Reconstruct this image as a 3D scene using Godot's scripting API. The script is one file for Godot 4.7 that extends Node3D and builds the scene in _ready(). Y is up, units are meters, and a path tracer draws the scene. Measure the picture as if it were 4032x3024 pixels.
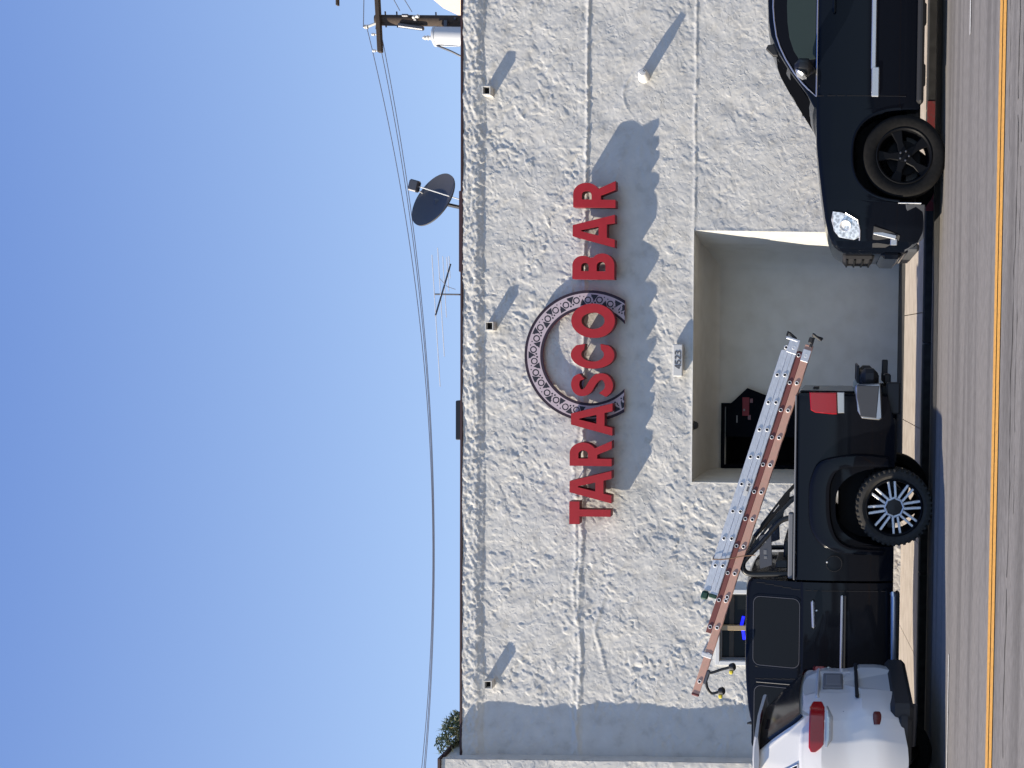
extends Node3D

# ---------------------------------------------------------------- mesh builder
class Mb:
	var v := PackedVector3Array()
	var f := PackedInt32Array()
	var uv := PackedVector2Array()
	var use_uv := false
	var marks := PackedInt32Array()

	# what is added from here on is a piece of its own
	func next() -> void:
		if marks.is_empty() or marks[-1] != f.size(): marks.append(f.size())

	func piece(a: int, z: int):
		var p := Mb.new()
		for k in range(a, z):
			p.v.append(v[f[k]]); p.f.append(k - a)
		return p

	func tri(a: Vector3, b: Vector3, c: Vector3) -> void:
		var n := v.size()
		v.append(a); v.append(b); v.append(c)
		if use_uv:
			for k in 3: uv.append(Vector2.ZERO)
		f.append(n); f.append(n + 1); f.append(n + 2)

	func quad(a: Vector3, b: Vector3, c: Vector3, d: Vector3) -> void:
		tri(a, b, c); tri(a, c, d)

	# turns the triangles added since index "from" so that they face outwards (Godot: clockwise fronts)
	func outward(from: int) -> void:
		var c := Vector3.ZERO
		for k in range(from, f.size()): c += v[f[k]]
		c /= maxf(1.0, float(f.size() - from))
		var vol := 0.0
		for k in range(from, f.size(), 3):
			vol += (v[f[k]] - c).dot((v[f[k + 1]] - c).cross(v[f[k + 2]] - c))
		if vol > 0.0: flip(from)

	func flip(from: int) -> void:
		for k in range(from, f.size(), 3):
			var t := f[k + 1]; f[k + 1] = f[k + 2]; f[k + 2] = t

	# a box with chamfered edges
	func box(c: Vector3, s: Vector3, b := 0.0, turn := Basis.IDENTITY) -> void:
		var from := f.size()
		var h := s * 0.5
		b = minf(b, minf(h.x, minf(h.y, h.z)) * 0.95)
		if b <= 0.0:
			var p := []
			for k in 8: p.append(c + turn * Vector3(h.x if k & 1 else -h.x, h.y if k & 2 else -h.y, h.z if k & 4 else -h.z))
			for q in [[0, 1, 3, 2], [4, 6, 7, 5], [0, 4, 5, 1], [2, 3, 7, 6], [0, 2, 6, 4], [1, 5, 7, 3]]:
				quad(p[q[0]], p[q[1]], p[q[2]], p[q[3]])
			return fix_box(from, c)
		var rings := []
		for lv in [[-h.y, b], [-h.y + b, 0.0], [h.y - b, 0.0], [h.y, b]]:
			var i: float = lv[1]
			var x := h.x - i; var z := h.z - i
			var bb := b if i == 0.0 else b * 0.4
			var ring := PackedVector3Array()
			for q in [Vector2(x - bb, z), Vector2(x, z - bb), Vector2(x, -z + bb), Vector2(x - bb, -z), Vector2(-x + bb, -z), Vector2(-x, -z + bb), Vector2(-x, z - bb), Vector2(-x + bb, z)]:
				ring.append(c + turn * Vector3(q.x, lv[0], q.y))
			rings.append(ring)
		loft(rings, true)

	func fix_box(from: int, c: Vector3) -> void:
		for k in range(from, f.size(), 3):
			var a := v[f[k]]; var n := (v[f[k + 1]] - a).cross(v[f[k + 2]] - a)
			if n.dot(a - c) > 0.0:
				var t := f[k + 1]; f[k + 1] = f[k + 2]; f[k + 2] = t

	# rings of equal length joined into a skin; caps close the two ends
	func loft(rings: Array, caps := true, closed := true) -> void:
		var from := f.size()
		var n: int = rings[0].size()
		for r in range(rings.size() - 1):
			var p: PackedVector3Array = rings[r]
			var q: PackedVector3Array = rings[r + 1]
			for k in (n if closed else n - 1):
				var l := (k + 1) % n
				quad(p[k], p[l], q[l], q[k])
		if caps:
			for e in [0, rings.size() - 1]:
				var p: PackedVector3Array = rings[e]
				var m := Vector3.ZERO
				for k in n: m += p[k]
				m /= n
				for k in n:
					if e == 0: tri(m, p[(k + 1) % n], p[k])
					else: tri(m, p[k], p[(k + 1) % n])
		outward(from)

	func tube(path: Array, r: float, sides := 10, caps := true, r_end := -1.0) -> void:
		var rings := []
		var side := Vector3.ZERO
		for k in path.size():
			var d: Vector3 = (path[mini(k + 1, path.size() - 1)] - path[maxi(k - 1, 0)]).normalized()
			if side == Vector3.ZERO:
				side = d.cross(Vector3.UP if absf(d.y) < 0.9 else Vector3.RIGHT).normalized()
			side = (side - d * side.dot(d)).normalized()
			var up := d.cross(side)
			var rr := r if r_end < 0.0 else lerpf(r, r_end, float(k) / (path.size() - 1))
			var ring := PackedVector3Array()
			for j in sides:
				var a := TAU * j / sides
				ring.append(path[k] + (side * cos(a) + up * sin(a)) * rr)
			rings.append(ring)
		loft(rings, caps)

	# a profile of (radius, height) turned about an axis
	func lathe(profile: Array, at: Vector3, axis: Vector3, sides := 32, caps := true) -> void:
		var s := axis.cross(Vector3.UP if absf(axis.y) < 0.9 else Vector3.RIGHT).normalized()
		var t := axis.cross(s).normalized()
		var rings := []
		for p in profile:
			var ring := PackedVector3Array()
			for j in sides:
				var a := TAU * j / sides
				ring.append(at + axis * p.y + (s * cos(a) + t * sin(a)) * maxf(p.x, 0.0005))
			rings.append(ring)
		loft(rings, caps)

	# an outline in (x, y) with a thickness from z0 to z1; m places it; b chamfers the z1 edge; zf(p) bends it
	func prism(o: PackedVector2Array, z0: float, z1: float, m := Transform3D.IDENTITY, b := 0.0, holes := [], zf = null) -> void:
		var from := f.size()
		if Geometry2D.is_polygon_clockwise(o): o.reverse()
		var put := func(p: Vector2, z: float) -> Vector3:
			return m * Vector3(p.x, p.y, z + (zf.call(p) if zf != null else 0.0))
		var top := PackedVector2Array()
		if b > 0.0:
			for k in o.size():
				var a := o[(k - 1 + o.size()) % o.size()]; var p := o[k]; var c := o[(k + 1) % o.size()]
				var n1 := (p - a).normalized().orthogonal(); var n2 := (c - p).normalized().orthogonal()
				var nn := n1 + n2
				nn = nn / maxf(0.35, nn.length_squared() * 0.5)
				top.append(p + nn * -b if not inside(p + nn * b, o) else p + nn * b)
		else:
			top = o
		var loops := [o] + holes
		for q in range(loops.size()):
			var l: PackedVector2Array = loops[q]
			var zt := z1 - b if q == 0 else z1
			for k in l.size():
				var a := l[k]; var c := l[(k + 1) % l.size()]
				side_quad(put.call(a, z0), put.call(c, z0), put.call(c, zt), put.call(a, zt), m, q == 0, Geometry2D.is_polygon_clockwise(l))
				if b > 0.0 and q == 0:
					side_quad(put.call(a, zt), put.call(c, zt), put.call(top[(k + 1) % l.size()], z1), put.call(top[k], z1), m, true, false)
		for cap in [[o, z0, false], [top, z1, true]]:
			for piece in pieces(cap[0], holes):
				var ix := Geometry2D.triangulate_polygon(piece)
				for k in range(0, ix.size(), 3):
					var a: Vector3 = put.call(piece[ix[k]], cap[1]); var c: Vector3 = put.call(piece[ix[k + 1]], cap[1]); var d: Vector3 = put.call(piece[ix[k + 2]], cap[1])
					var n := (d - a).cross(c - a)
					if (n.dot(m.basis.z) > 0.0) == cap[2]: tri(a, c, d)
					else: tri(a, d, c)

	func inside(p: Vector2, o: PackedVector2Array) -> bool:
		return Geometry2D.is_point_in_polygon(p, o)

	func side_quad(a: Vector3, b: Vector3, c: Vector3, d: Vector3, m: Transform3D, outer: bool, cw: bool) -> void:
		# loops run counter-clockwise when outer: the outside lies to the right of a->b
		var right := (b - a).cross(m.basis.z)
		var out := right if not cw else -right
		if not outer: out = -out
		if m.basis.determinant() < 0.0: out = -out
		var n := (c - a).cross(b - a)
		if n.dot(out) > 0.0: quad(a, b, c, d)
		else: quad(a, d, c, b)

	# cuts an outline with holes into simple pieces along vertical lines through the holes
	func pieces(o: PackedVector2Array, holes: Array) -> Array:
		if holes.is_empty(): return [o]
		var cuts := []
		for h in holes:
			var x := 0.0
			for p in h: x += p.x
			x /= h.size()
			var near := false
			for c in cuts:
				if absf(c - x) < 0.03: near = true
			if not near: cuts.append(x)
		cuts.sort()
		var edges: Array = [-1000.0] + cuts + [1000.0]
		var out := []
		for k in edges.size() - 1:
			var slab := PackedVector2Array([Vector2(edges[k], -1000), Vector2(edges[k + 1], -1000), Vector2(edges[k + 1], 1000), Vector2(edges[k], 1000)])
			var now := []
			now.append_array(Geometry2D.intersect_polygons(o, slab))
			for h in holes:
				var next: Array = []
				for p in now: next.append_array(Geometry2D.clip_polygons(p, h))
				now = next
			out.append_array(now)
		return out

	func mesh(crease := 35.0) -> ArrayMesh:
		var ids := {}
		var id := PackedInt32Array(); id.resize(v.size())
		for k in v.size():
			var key := Vector3i((v[k] * 4000.0).round())
			if not ids.has(key): ids[key] = ids.size()
			id[k] = ids[key]
		var nf := f.size() / 3
		var fn := PackedVector3Array(); fn.resize(nf)
		var fa := PackedVector3Array(); fa.resize(nf)
		var at := []; at.resize(ids.size())
		for k in nf:
			var a := v[f[k * 3]]
			var n := (v[f[k * 3 + 2]] - a).cross(v[f[k * 3 + 1]] - a)
			fa[k] = n; fn[k] = n.normalized()
			for j in 3:
				var q := id[f[k * 3 + j]]
				if at[q] == null: at[q] = PackedInt32Array()
				at[q].append(k)
		var cc := cos(deg_to_rad(crease))
		var pv := PackedVector3Array(); var pn := PackedVector3Array(); var pu := PackedVector2Array()
		for k in nf:
			if fa[k].length_squared() < 1e-16: continue
			for j in 3:
				var i := f[k * 3 + j]
				var n := Vector3.ZERO
				for o in at[id[i]]:
					if fn[o].dot(fn[k]) > cc: n += fa[o]
				pv.append(v[i]); pn.append(n.normalized() if n.length_squared() > 1e-18 else fn[k])
				if use_uv: pu.append(uv[i])
		var arr := []; arr.resize(Mesh.ARRAY_MAX)
		arr[Mesh.ARRAY_VERTEX] = pv; arr[Mesh.ARRAY_NORMAL] = pn
		if use_uv: arr[Mesh.ARRAY_TEX_UV] = pu
		var am := ArrayMesh.new()
		am.add_surface_from_arrays(Mesh.PRIMITIVE_TRIANGLES, arr)
		return am

# ---------------------------------------------------------------- naming helpers
var counts := {}
func numbered(called: String) -> String:
	var n: int = counts.get(called, 0)
	counts[called] = n + 1
	return called if n == 0 else "%s_%03d" % [called, n]

func own_name(parent: Node, called: String) -> String:
	var used: Dictionary = parent.get_meta("used_names") if parent.has_meta("used_names") else {}
	var n: int = used.get(called, 0)
	used[called] = n + 1
	parent.set_meta("used_names", used)
	return called if n == 0 else "%s_%03d" % [called, n]

func obj(called: String, b, m: Material, parent: Node = self, crease := 35.0) -> MeshInstance3D:
	if b is Mb and not b.marks.is_empty():
		var cuts: Array = Array(b.marks)
		if cuts[0] != 0: cuts.push_front(0)
		cuts.append(b.f.size())
		var first: MeshInstance3D = null
		for k in cuts.size() - 1:
			if cuts[k + 1] <= cuts[k]: continue
			var made := obj(called, b.piece(cuts[k], cuts[k + 1]), m, parent, crease)
			if first == null: first = made
		return first
	var o := MeshInstance3D.new()
	o.name = numbered(called) if parent == self else own_name(parent, called)
	o.mesh = b.mesh(crease) if b is Mb else b
	o.material_override = m
	parent.add_child(o, true)
	return o

func tag(o: Node, label: String, category := "", group := "", kind := "") -> Node:
	if label: o.set_meta("label", label)
	if category: o.set_meta("category", category)
	if group: o.set_meta("group", group)
	if kind: o.set_meta("kind", kind)
	return o

func thing(called: String, label: String, category: String, at := Vector3.ZERO, group := "") -> Node3D:
	var o := Node3D.new()
	o.name = numbered(called)
	add_child(o)
	o.position = at
	tag(o, label, category, group)
	return o

func struct(called: String, b, m: Material, crease := 35.0) -> MeshInstance3D:
	var o := obj(called, b, m, self, crease)
	o.set_meta("kind", "structure")
	return o

# linear interpolation through (x, y) points sorted by x
func curve(pts: Array, x: float) -> float:
	if x <= pts[0].x: return pts[0].y
	for k in range(1, pts.size()):
		if x <= pts[k].x:
			return lerpf(pts[k - 1].y, pts[k].y, (x - pts[k - 1].x) / maxf(1e-6, pts[k].x - pts[k - 1].x))
	return pts[-1].y

# a smooth curve through points (Catmull-Rom)
func smooth(pts: Array, per := 6) -> Array:
	var out := []
	for k in pts.size() - 1:
		for j in per:
			out.append(pts[k].cubic_interpolate(pts[k + 1], pts[maxi(k - 1, 0)], pts[mini(k + 2, pts.size() - 1)], float(j) / per))
	out.append(pts[-1])
	return out

# ---------------------------------------------------------------- materials
func mat(c: Color, rough := 0.6, metal := 0.0) -> StandardMaterial3D:
	var m := StandardMaterial3D.new()
	m.albedo_color = c.linear_to_srgb()
	m.roughness = rough
	m.metallic = metal
	return m

func lin(r: float, g: float, b: float) -> Color:
	return Color(r, g, b)

func noise_tex(freq: float, seed_: int, ramp: Array, size := 512, kind := FastNoiseLite.TYPE_SIMPLEX_SMOOTH, oct := 4) -> NoiseTexture2D:
	var n := FastNoiseLite.new()
	n.noise_type = kind; n.frequency = freq; n.seed = seed_; n.fractal_octaves = oct
	var t := NoiseTexture2D.new()
	t.width = size; t.height = size; t.seamless = true; t.noise = n
	if ramp:
		var g := Gradient.new()
		g.offsets = PackedFloat32Array(); g.colors = PackedColorArray()
		var off := PackedFloat32Array(); var cols := PackedColorArray()
		for r in ramp: off.append(r[0]); cols.append((r[1] as Color).linear_to_srgb())
		g.offsets = off; g.colors = cols
		t.color_ramp = g
	return t

# a tile of overlapping trowel strokes as a height picture, for the small flakes of the plaster
func trowel_relief() -> ImageTexture:
	var n := 1024
	var h := PackedFloat32Array(); h.resize(n * n); h.fill(.45)
	var rng := RandomNumberGenerator.new(); rng.seed = 91
	for k in 9000:
		var cx := rng.randi() % n; var cy := rng.randi() % n
		var l := 5.0 + 26.0 * pow(rng.randf(), 2.2); var w := 3.0 + 8.0 * rng.randf()
		var ang := deg_to_rad(rng.randfn(40.0, 55.0)) + (PI if rng.randf() < .5 else 0.0)
		var ca := cos(ang); var sa := sin(ang)
		var amp := rng.randf_range(.05, .42); var bend := rng.randf_range(-.7, .7)
		var hc: float = h[cy * n + cx] * .7 + .45 * .3
		var r := ceili(maxf(l, w)) + 1
		for dj in range(-r, r + 1):
			var row := ((cy + dj + n) % n) * n
			for di in range(-r, r + 1):
				var a := (di * ca + dj * sa) / l
				if a > 1.0 or a < -1.0: continue
				var b := (-di * sa + dj * ca) / w + bend * a * a
				var q := a * a + b * b
				if q > 1.0: continue
				var o := row + ((cx + di + n) % n)
				h[o] = lerpf(h[o], hc + amp * (.5 * a + .1), minf(1.0, (1.0 - q) * 4.0) * .85)
	var px := PackedByteArray(); px.resize(n * n)
	for k in n * n: px[k] = int(clampf(h[k], 0.0, 1.0) * 255.0)
	return ImageTexture.create_from_image(Image.create_from_data(n, n, false, Image.FORMAT_L8, px))

func worn(m: StandardMaterial3D, tex: Texture2D, scale: Vector3, bump: Texture2D = null, depth := 0.0) -> StandardMaterial3D:
	m.albedo_texture = tex
	m.albedo_color = Color.WHITE
	m.uv1_triplanar = true; m.uv1_world_triplanar = true; m.uv1_scale = scale
	if bump:
		m.heightmap_enabled = true; m.heightmap_texture = bump; m.heightmap_scale = depth
	return m

var M := {}
func make_materials() -> void:
	M.stucco = worn(mat(lin(.7, .69, .66), .92), noise_tex(.012, 3, [[0.0, lin(.49, .475, .435)], [.35, lin(.60, .587, .548)], [.6, lin(.625, .612, .572)], [1.0, lin(.68, .665, .625)]], 1024), Vector3.ONE * .23, trowel_relief(), 1.5)
	M.alcove = worn(mat(lin(.6, .6, .57), .8), noise_tex(.01, 5, [[0.0, lin(.55, .545, .505)], [.5, lin(.60, .60, .562)], [1.0, lin(.635, .635, .60)]]), Vector3.ONE * .4)
	M.asphalt = worn(mat(lin(.2, .19, .18), .95), noise_tex(.03, 11, [[0.0, lin(.155, .142, .13)], [.4, lin(.203, .188, .173)], [.6, lin(.224, .208, .193)], [1.0, lin(.275, .258, .241)]], 1024, FastNoiseLite.TYPE_SIMPLEX, 5), Vector3(.22, .5, 1.3), noise_tex(.25, 12, [], 512), .3)
	# wheel tracks and patches run along the road; cracks and grain come from the finer layers
	M.asphalt.detail_enabled = true; M.asphalt.detail_blend_mode = BaseMaterial3D.BLEND_MODE_MUL; M.asphalt.detail_uv_layer = BaseMaterial3D.DETAIL_UV_2
	M.asphalt.detail_albedo = noise_tex(.012, 41, [[0.0, lin(.58, .575, .57)], [.4, lin(.80, .80, .80)], [.55, lin(.96, .96, .96)], [1.0, lin(1, .99, .97)]], 512, FastNoiseLite.TYPE_SIMPLEX_SMOOTH, 4)
	M.asphalt.uv2_triplanar = true; M.asphalt.uv2_world_triplanar = true; M.asphalt.uv2_scale = Vector3(.025, .3, .34)
	M.gutter_shade = worn(mat(lin(.1, .1, .1), .95), noise_tex(.02, 14, [[0.0, lin(.022, .022, .022)], [1.0, lin(.048, .047, .046)]]), Vector3.ONE * .5)  # near-black: shade beside the parked trucks is in the colour
	M.sidewalk = worn(mat(lin(.45, .4, .33), .9), noise_tex(.012, 15, [[0.0, lin(.38, .325, .26)], [.5, lin(.46, .40, .33)], [1.0, lin(.53, .47, .39)]]), Vector3(.4, 1, .9))
	M.red_kerb = worn(mat(lin(.3, .04, .04), .8), noise_tex(.04, 16, [[0.0, lin(.14, .08, .07)], [.4, lin(.19, .03, .03)], [1.0, lin(.26, .035, .035)]]), Vector3.ONE * .8)
	M.yellow = worn(mat(lin(.8, .4, .06), .8), noise_tex(.06, 17, [[0.0, lin(.42, .22, .07)], [.35, lin(.66, .33, .06)], [1.0, lin(.74, .385, .075)]]), Vector3.ONE * .7)
	M.white_line = worn(mat(lin(.6, .6, .56), .8), noise_tex(.06, 18, [[0.0, lin(.35, .34, .32)], [.4, lin(.62, .61, .57)], [1.0, lin(.72, .71, .67)]]), Vector3.ONE * .7)
	M.flashing = mat(lin(.045, .018, .016), .6)
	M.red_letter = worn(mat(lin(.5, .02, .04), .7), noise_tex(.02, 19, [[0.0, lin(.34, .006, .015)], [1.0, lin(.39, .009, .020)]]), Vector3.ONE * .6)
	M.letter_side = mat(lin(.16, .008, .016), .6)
	M.metal = mat(lin(.55, .56, .58), .35, 1.0)
	M.steel_dark = mat(lin(.10, .10, .11), .45, .6)
	M.lamp_facets = worn(mat(lin(.7, .7, .7), .2, .55), noise_tex(.09, 51, [[0.0, lin(.22, .22, .23)], [.42, lin(.50, .51, .52)], [.5, lin(.85, .86, .86)], [1.0, lin(.95, .95, .95)]], 512, FastNoiseLite.TYPE_CELLULAR, 2), Vector3.ONE * .6)
	M.lamp_bright_red = mat(lin(.46, .010, .012), .25)
	M.black_metal = mat(lin(.008, .008, .009), .42)
	M.black_plastic = mat(lin(.022, .022, .023), .62)
	M.grey_paint = mat(lin(.16, .165, .175), .6)
	M.blind = mat(lin(.055, .045, .035), .8)
	M.crack = mat(lin(.085, .078, .072), .95)
	M.kerb_shade = mat(lin(.012, .0115, .011), .95)  # unused near-black, made for shade on the kerb face
	M.windscreen = mat(lin(.004, .0045, .006), 1.0)
	M.windscreen.metallic_specular = .0
	M.window_band = mat(lin(.005, .006, .009), .6)
	M.window_band.metallic_specular = .15
	M.black_door = mat(lin(.0045, .006, .010), .8)
	M.black_door.metallic_specular = .1
	M.notice_red = mat(lin(.17, .012, .022), .6)
	M.dim_grey = mat(lin(.055, .058, .064), .5)
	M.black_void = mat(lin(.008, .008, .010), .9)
	M.rubber = worn(mat(lin(.035, .033, .03), .85), noise_tex(.03, 21, [[0.0, lin(.009, .009, .009)], [1.0, lin(.017, .016, .015)]]), Vector3.ONE * 1.2)
	M.rubber_dusty = worn(mat(lin(.03, .03, .03), .9), noise_tex(.03, 22, [[0.0, lin(.022, .021, .019)], [1.0, lin(.052, .047, .039)]]), Vector3.ONE * 1.2)
	M.wheel_black = mat(lin(.0045, .0048, .006), .5)
	M.wheel_black.metallic_specular = .25
	M.rubber.metallic_specular = .25
	M.chrome = mat(lin(.68, .69, .70), .32, .85)
	M.white_frame = mat(lin(.74, .74, .72), .45)
	M.brown_wood = mat(lin(.36, .27, .16), .6)
	M.blue_neon = mat(lin(.02, .03, .6), .4)
	M.blue_neon.emission_enabled = true
	M.blue_neon.emission = Color(.06, .08, 1.0)
	M.blue_neon.emission_energy_multiplier = 1.1
	M.glass = mat(lin(.012, .014, .016), .06)
	M.glass.metallic_specular = .22
	M.rear_glass = mat(lin(.014, .014, .015), .14)
	M.rear_glass.metallic_specular = .3
	M.glass_green = mat(lin(.028, .040, .036), .08)
	M.glass_green.metallic_specular = .3
	M.navy = mat(lin(.0034, .0050, .0090), .16)
	M.navy.clearcoat_enabled = true; M.navy.clearcoat = .22; M.navy.clearcoat_roughness = .03; M.navy.metallic_specular = .08
	M.charcoal = mat(lin(.0052, .0062, .0092), .2)
	M.charcoal.clearcoat_enabled = true; M.charcoal.clearcoat = .3; M.charcoal.clearcoat_roughness = .05; M.charcoal.metallic_specular = .15
	M.silver = mat(lin(.68, .675, .665), .3, .0)
	M.silver.clearcoat_enabled = true; M.silver.clearcoat = .6; M.silver.clearcoat_roughness = .06
	M.lamp_red = mat(lin(.33, .005, .008), .15)
	M.lamp_red.clearcoat_enabled = true; M.lamp_red.clearcoat = .35; M.lamp_red.clearcoat_roughness = .04
	M.lamp_dark_red = mat(lin(.10, .005, .008), .2)
	M.lamp_clear = mat(lin(.50, .515, .515), .12, .45)
	M.lamp_bowl = mat(lin(.8, .8, .8), .15, .9)
	M.fibreglass = worn(mat(lin(.5, .2, .14), .6), noise_tex(.02, 23, [[0.0, lin(.43, .31, .23)], [.35, lin(.50, .29, .22)], [1.0, lin(.55, .305, .235)]]), Vector3(1.4, 3, 3))
	M.fibreglass_dark = mat(lin(.17, .05, .045), .65)  # darkened copy of fibreglass, shade for the set-back fly rail
	M.aluminium = worn(mat(lin(.6, .62, .66), .45, .55), noise_tex(.02, 24, [[0.0, lin(.50, .52, .56)], [1.0, lin(.68, .70, .74)]]), Vector3(1.2, 4, 4))
	M.bright_alu = mat(lin(.85, .85, .84), .4, .3)
	M.green_plastic = mat(lin(.008, .05, .03), .5)
	M.yellow_plastic = mat(lin(.75, .62, .05), .5)
	M.strap = mat(lin(.20, .11, .06), .8)
	M.wood_pole = worn(mat(lin(.07, .05, .04), .9), noise_tex(.05, 25, [[0.0, lin(.035, .024, .018)], [1.0, lin(.11, .082, .06)]]), Vector3(4, .4, 4))
	M.can_grey = mat(lin(.62, .63, .64), .5)
	M.insulator = mat(lin(.7, .68, .62), .3)
	M.wire = mat(lin(.17, .18, .22), .6)
	M.dish = mat(lin(.075, .075, .078), .6)
	M.peach = worn(mat(lin(.72, .55, .40), .85), noise_tex(.02, 27, [[0.0, lin(.66, .50, .36)], [1.0, lin(.76, .59, .44)]]), Vector3.ONE * .5)
	M.leaf = mat(lin(.065, .088, .042), .6)
	M.leaf.backlight_enabled = true; M.leaf.backlight = Color(.16, .20, .09)
	M.leaf_dry = mat(lin(.42, .36, .16), .7)
	M.suv_plate = mat(lin(.22, .22, .23), .5)
	M.plate_white = mat(lin(.62, .62, .60), .5)
	M.plate_text = mat(lin(.10, .10, .11), .6)
	M.vent_white = mat(lin(.72, .71, .68), .5)
	M.roofing = worn(mat(lin(.2, .2, .2), .95), noise_tex(.05, 28, [[0.0, lin(.16, .155, .15)], [1.0, lin(.26, .25, .24)]]), Vector3.ONE)

# ---------------------------------------------------------------- camera, sky, sun
func camera_and_light() -> void:
	var cam := Camera3D.new()
	cam.name = "camera"
	var yaw := deg_to_rad(2.2); var roll := .0145; var f := 4300.0
	var fwd := Vector3(-sin(yaw), 0, -cos(yaw)); var r := Vector3(cos(yaw), 0, -sin(yaw))
	var r2 := r * cos(roll) + Vector3.UP * sin(roll); var u2 := Vector3.UP * cos(roll) - r * sin(roll)
	cam.transform = Transform3D(Basis(-u2, r2, -fwd), Vector3(0, 1.07, 16))   # the phone was held sideways
	cam.projection = Camera3D.PROJECTION_FRUSTUM
	cam.keep_aspect = Camera3D.KEEP_HEIGHT
	cam.near = .1; cam.far = 400.0
	cam.size = 3024.0 / f * cam.near
	cam.frustum_offset = Vector2((2016.0 - 3300.0) / f * cam.near, 0)
	add_child(cam)
	cam.current = true
	var we := WorldEnvironment.new(); we.name = "environment"
	var e := Environment.new()
	var sky := Sky.new(); var sm := ProceduralSkyMaterial.new()
	sm.sky_top_color = lin(.004, .092, .50).linear_to_srgb()
	sm.sky_horizon_color = lin(.72, .985, 1.27).linear_to_srgb()
	sm.sky_curve = .4
	sm.sky_energy_multiplier = 1.0
	sm.ground_bottom_color = lin(.12, .115, .11).linear_to_srgb()
	sm.ground_horizon_color = lin(.30, .29, .28).linear_to_srgb()
	sm.sun_angle_max = 1.0
	sky.sky_material = sm
	e.background_mode = Environment.BG_SKY
	e.background_energy_multiplier = .68
	e.sky = sky
	e.tonemap_mode = Environment.TONE_MAPPER_LINEAR
	e.tonemap_exposure = 1.5
	e.sdfgi_enabled = true; e.ssao_enabled = true; e.ssil_enabled = true
	we.environment = e
	add_child(we)
	var sun := DirectionalLight3D.new(); sun.name = "sun"
	sun.light_energy = 1.6
	sun.light_color = Color(1.0, .95, .87)
	sun.light_angular_distance = .5
	sun.shadow_enabled = true
	var d := Vector3(.84, -.5, -.235).normalized()
	sun.transform = Transform3D(Basis.looking_at(d, Vector3.UP), Vector3(-20, 14, 12))
	add_child(sun)

# ---------------------------------------------------------------- ground
const GROUND := [Vector2(-40, -.2), Vector2(-.02, .10), Vector2(0, .10), Vector2(1.6, .035), Vector2(1.72, .03)]
func road_y(z: float) -> float:
	return curve([Vector2(1.72, -.19), Vector2(1.93, -.18), Vector2(2.2, -.13), Vector2(2.8, -.06), Vector2(3.2, -.012), Vector2(4.0, 0), Vector2(5, .008), Vector2(7, .02), Vector2(8.8, .028), Vector2(11, .02), Vector2(16, -.06), Vector2(60, -.1)], z)

func strip(called: String, x0: float, x1: float, zs: Array, y: Callable, m: Material) -> MeshInstance3D:
	var b := Mb.new()
	var n := 24
	for i in n:
		var xa := lerpf(x0, x1, float(i) / n); var xb := lerpf(x0, x1, float(i + 1) / n)
		for k in zs.size() - 1:
			b.quad(Vector3(xa, y.call(zs[k]), zs[k]), Vector3(xb, y.call(zs[k]), zs[k]), Vector3(xb, y.call(zs[k + 1]), zs[k + 1]), Vector3(xa, y.call(zs[k + 1]), zs[k + 1]))
	# the faces look up
	var a := b.v[0]
	if (b.v[2] - a).cross(b.v[1] - a).y < 0.0: b.flip(0)
	return struct(called, b, m, 60.0)

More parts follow.
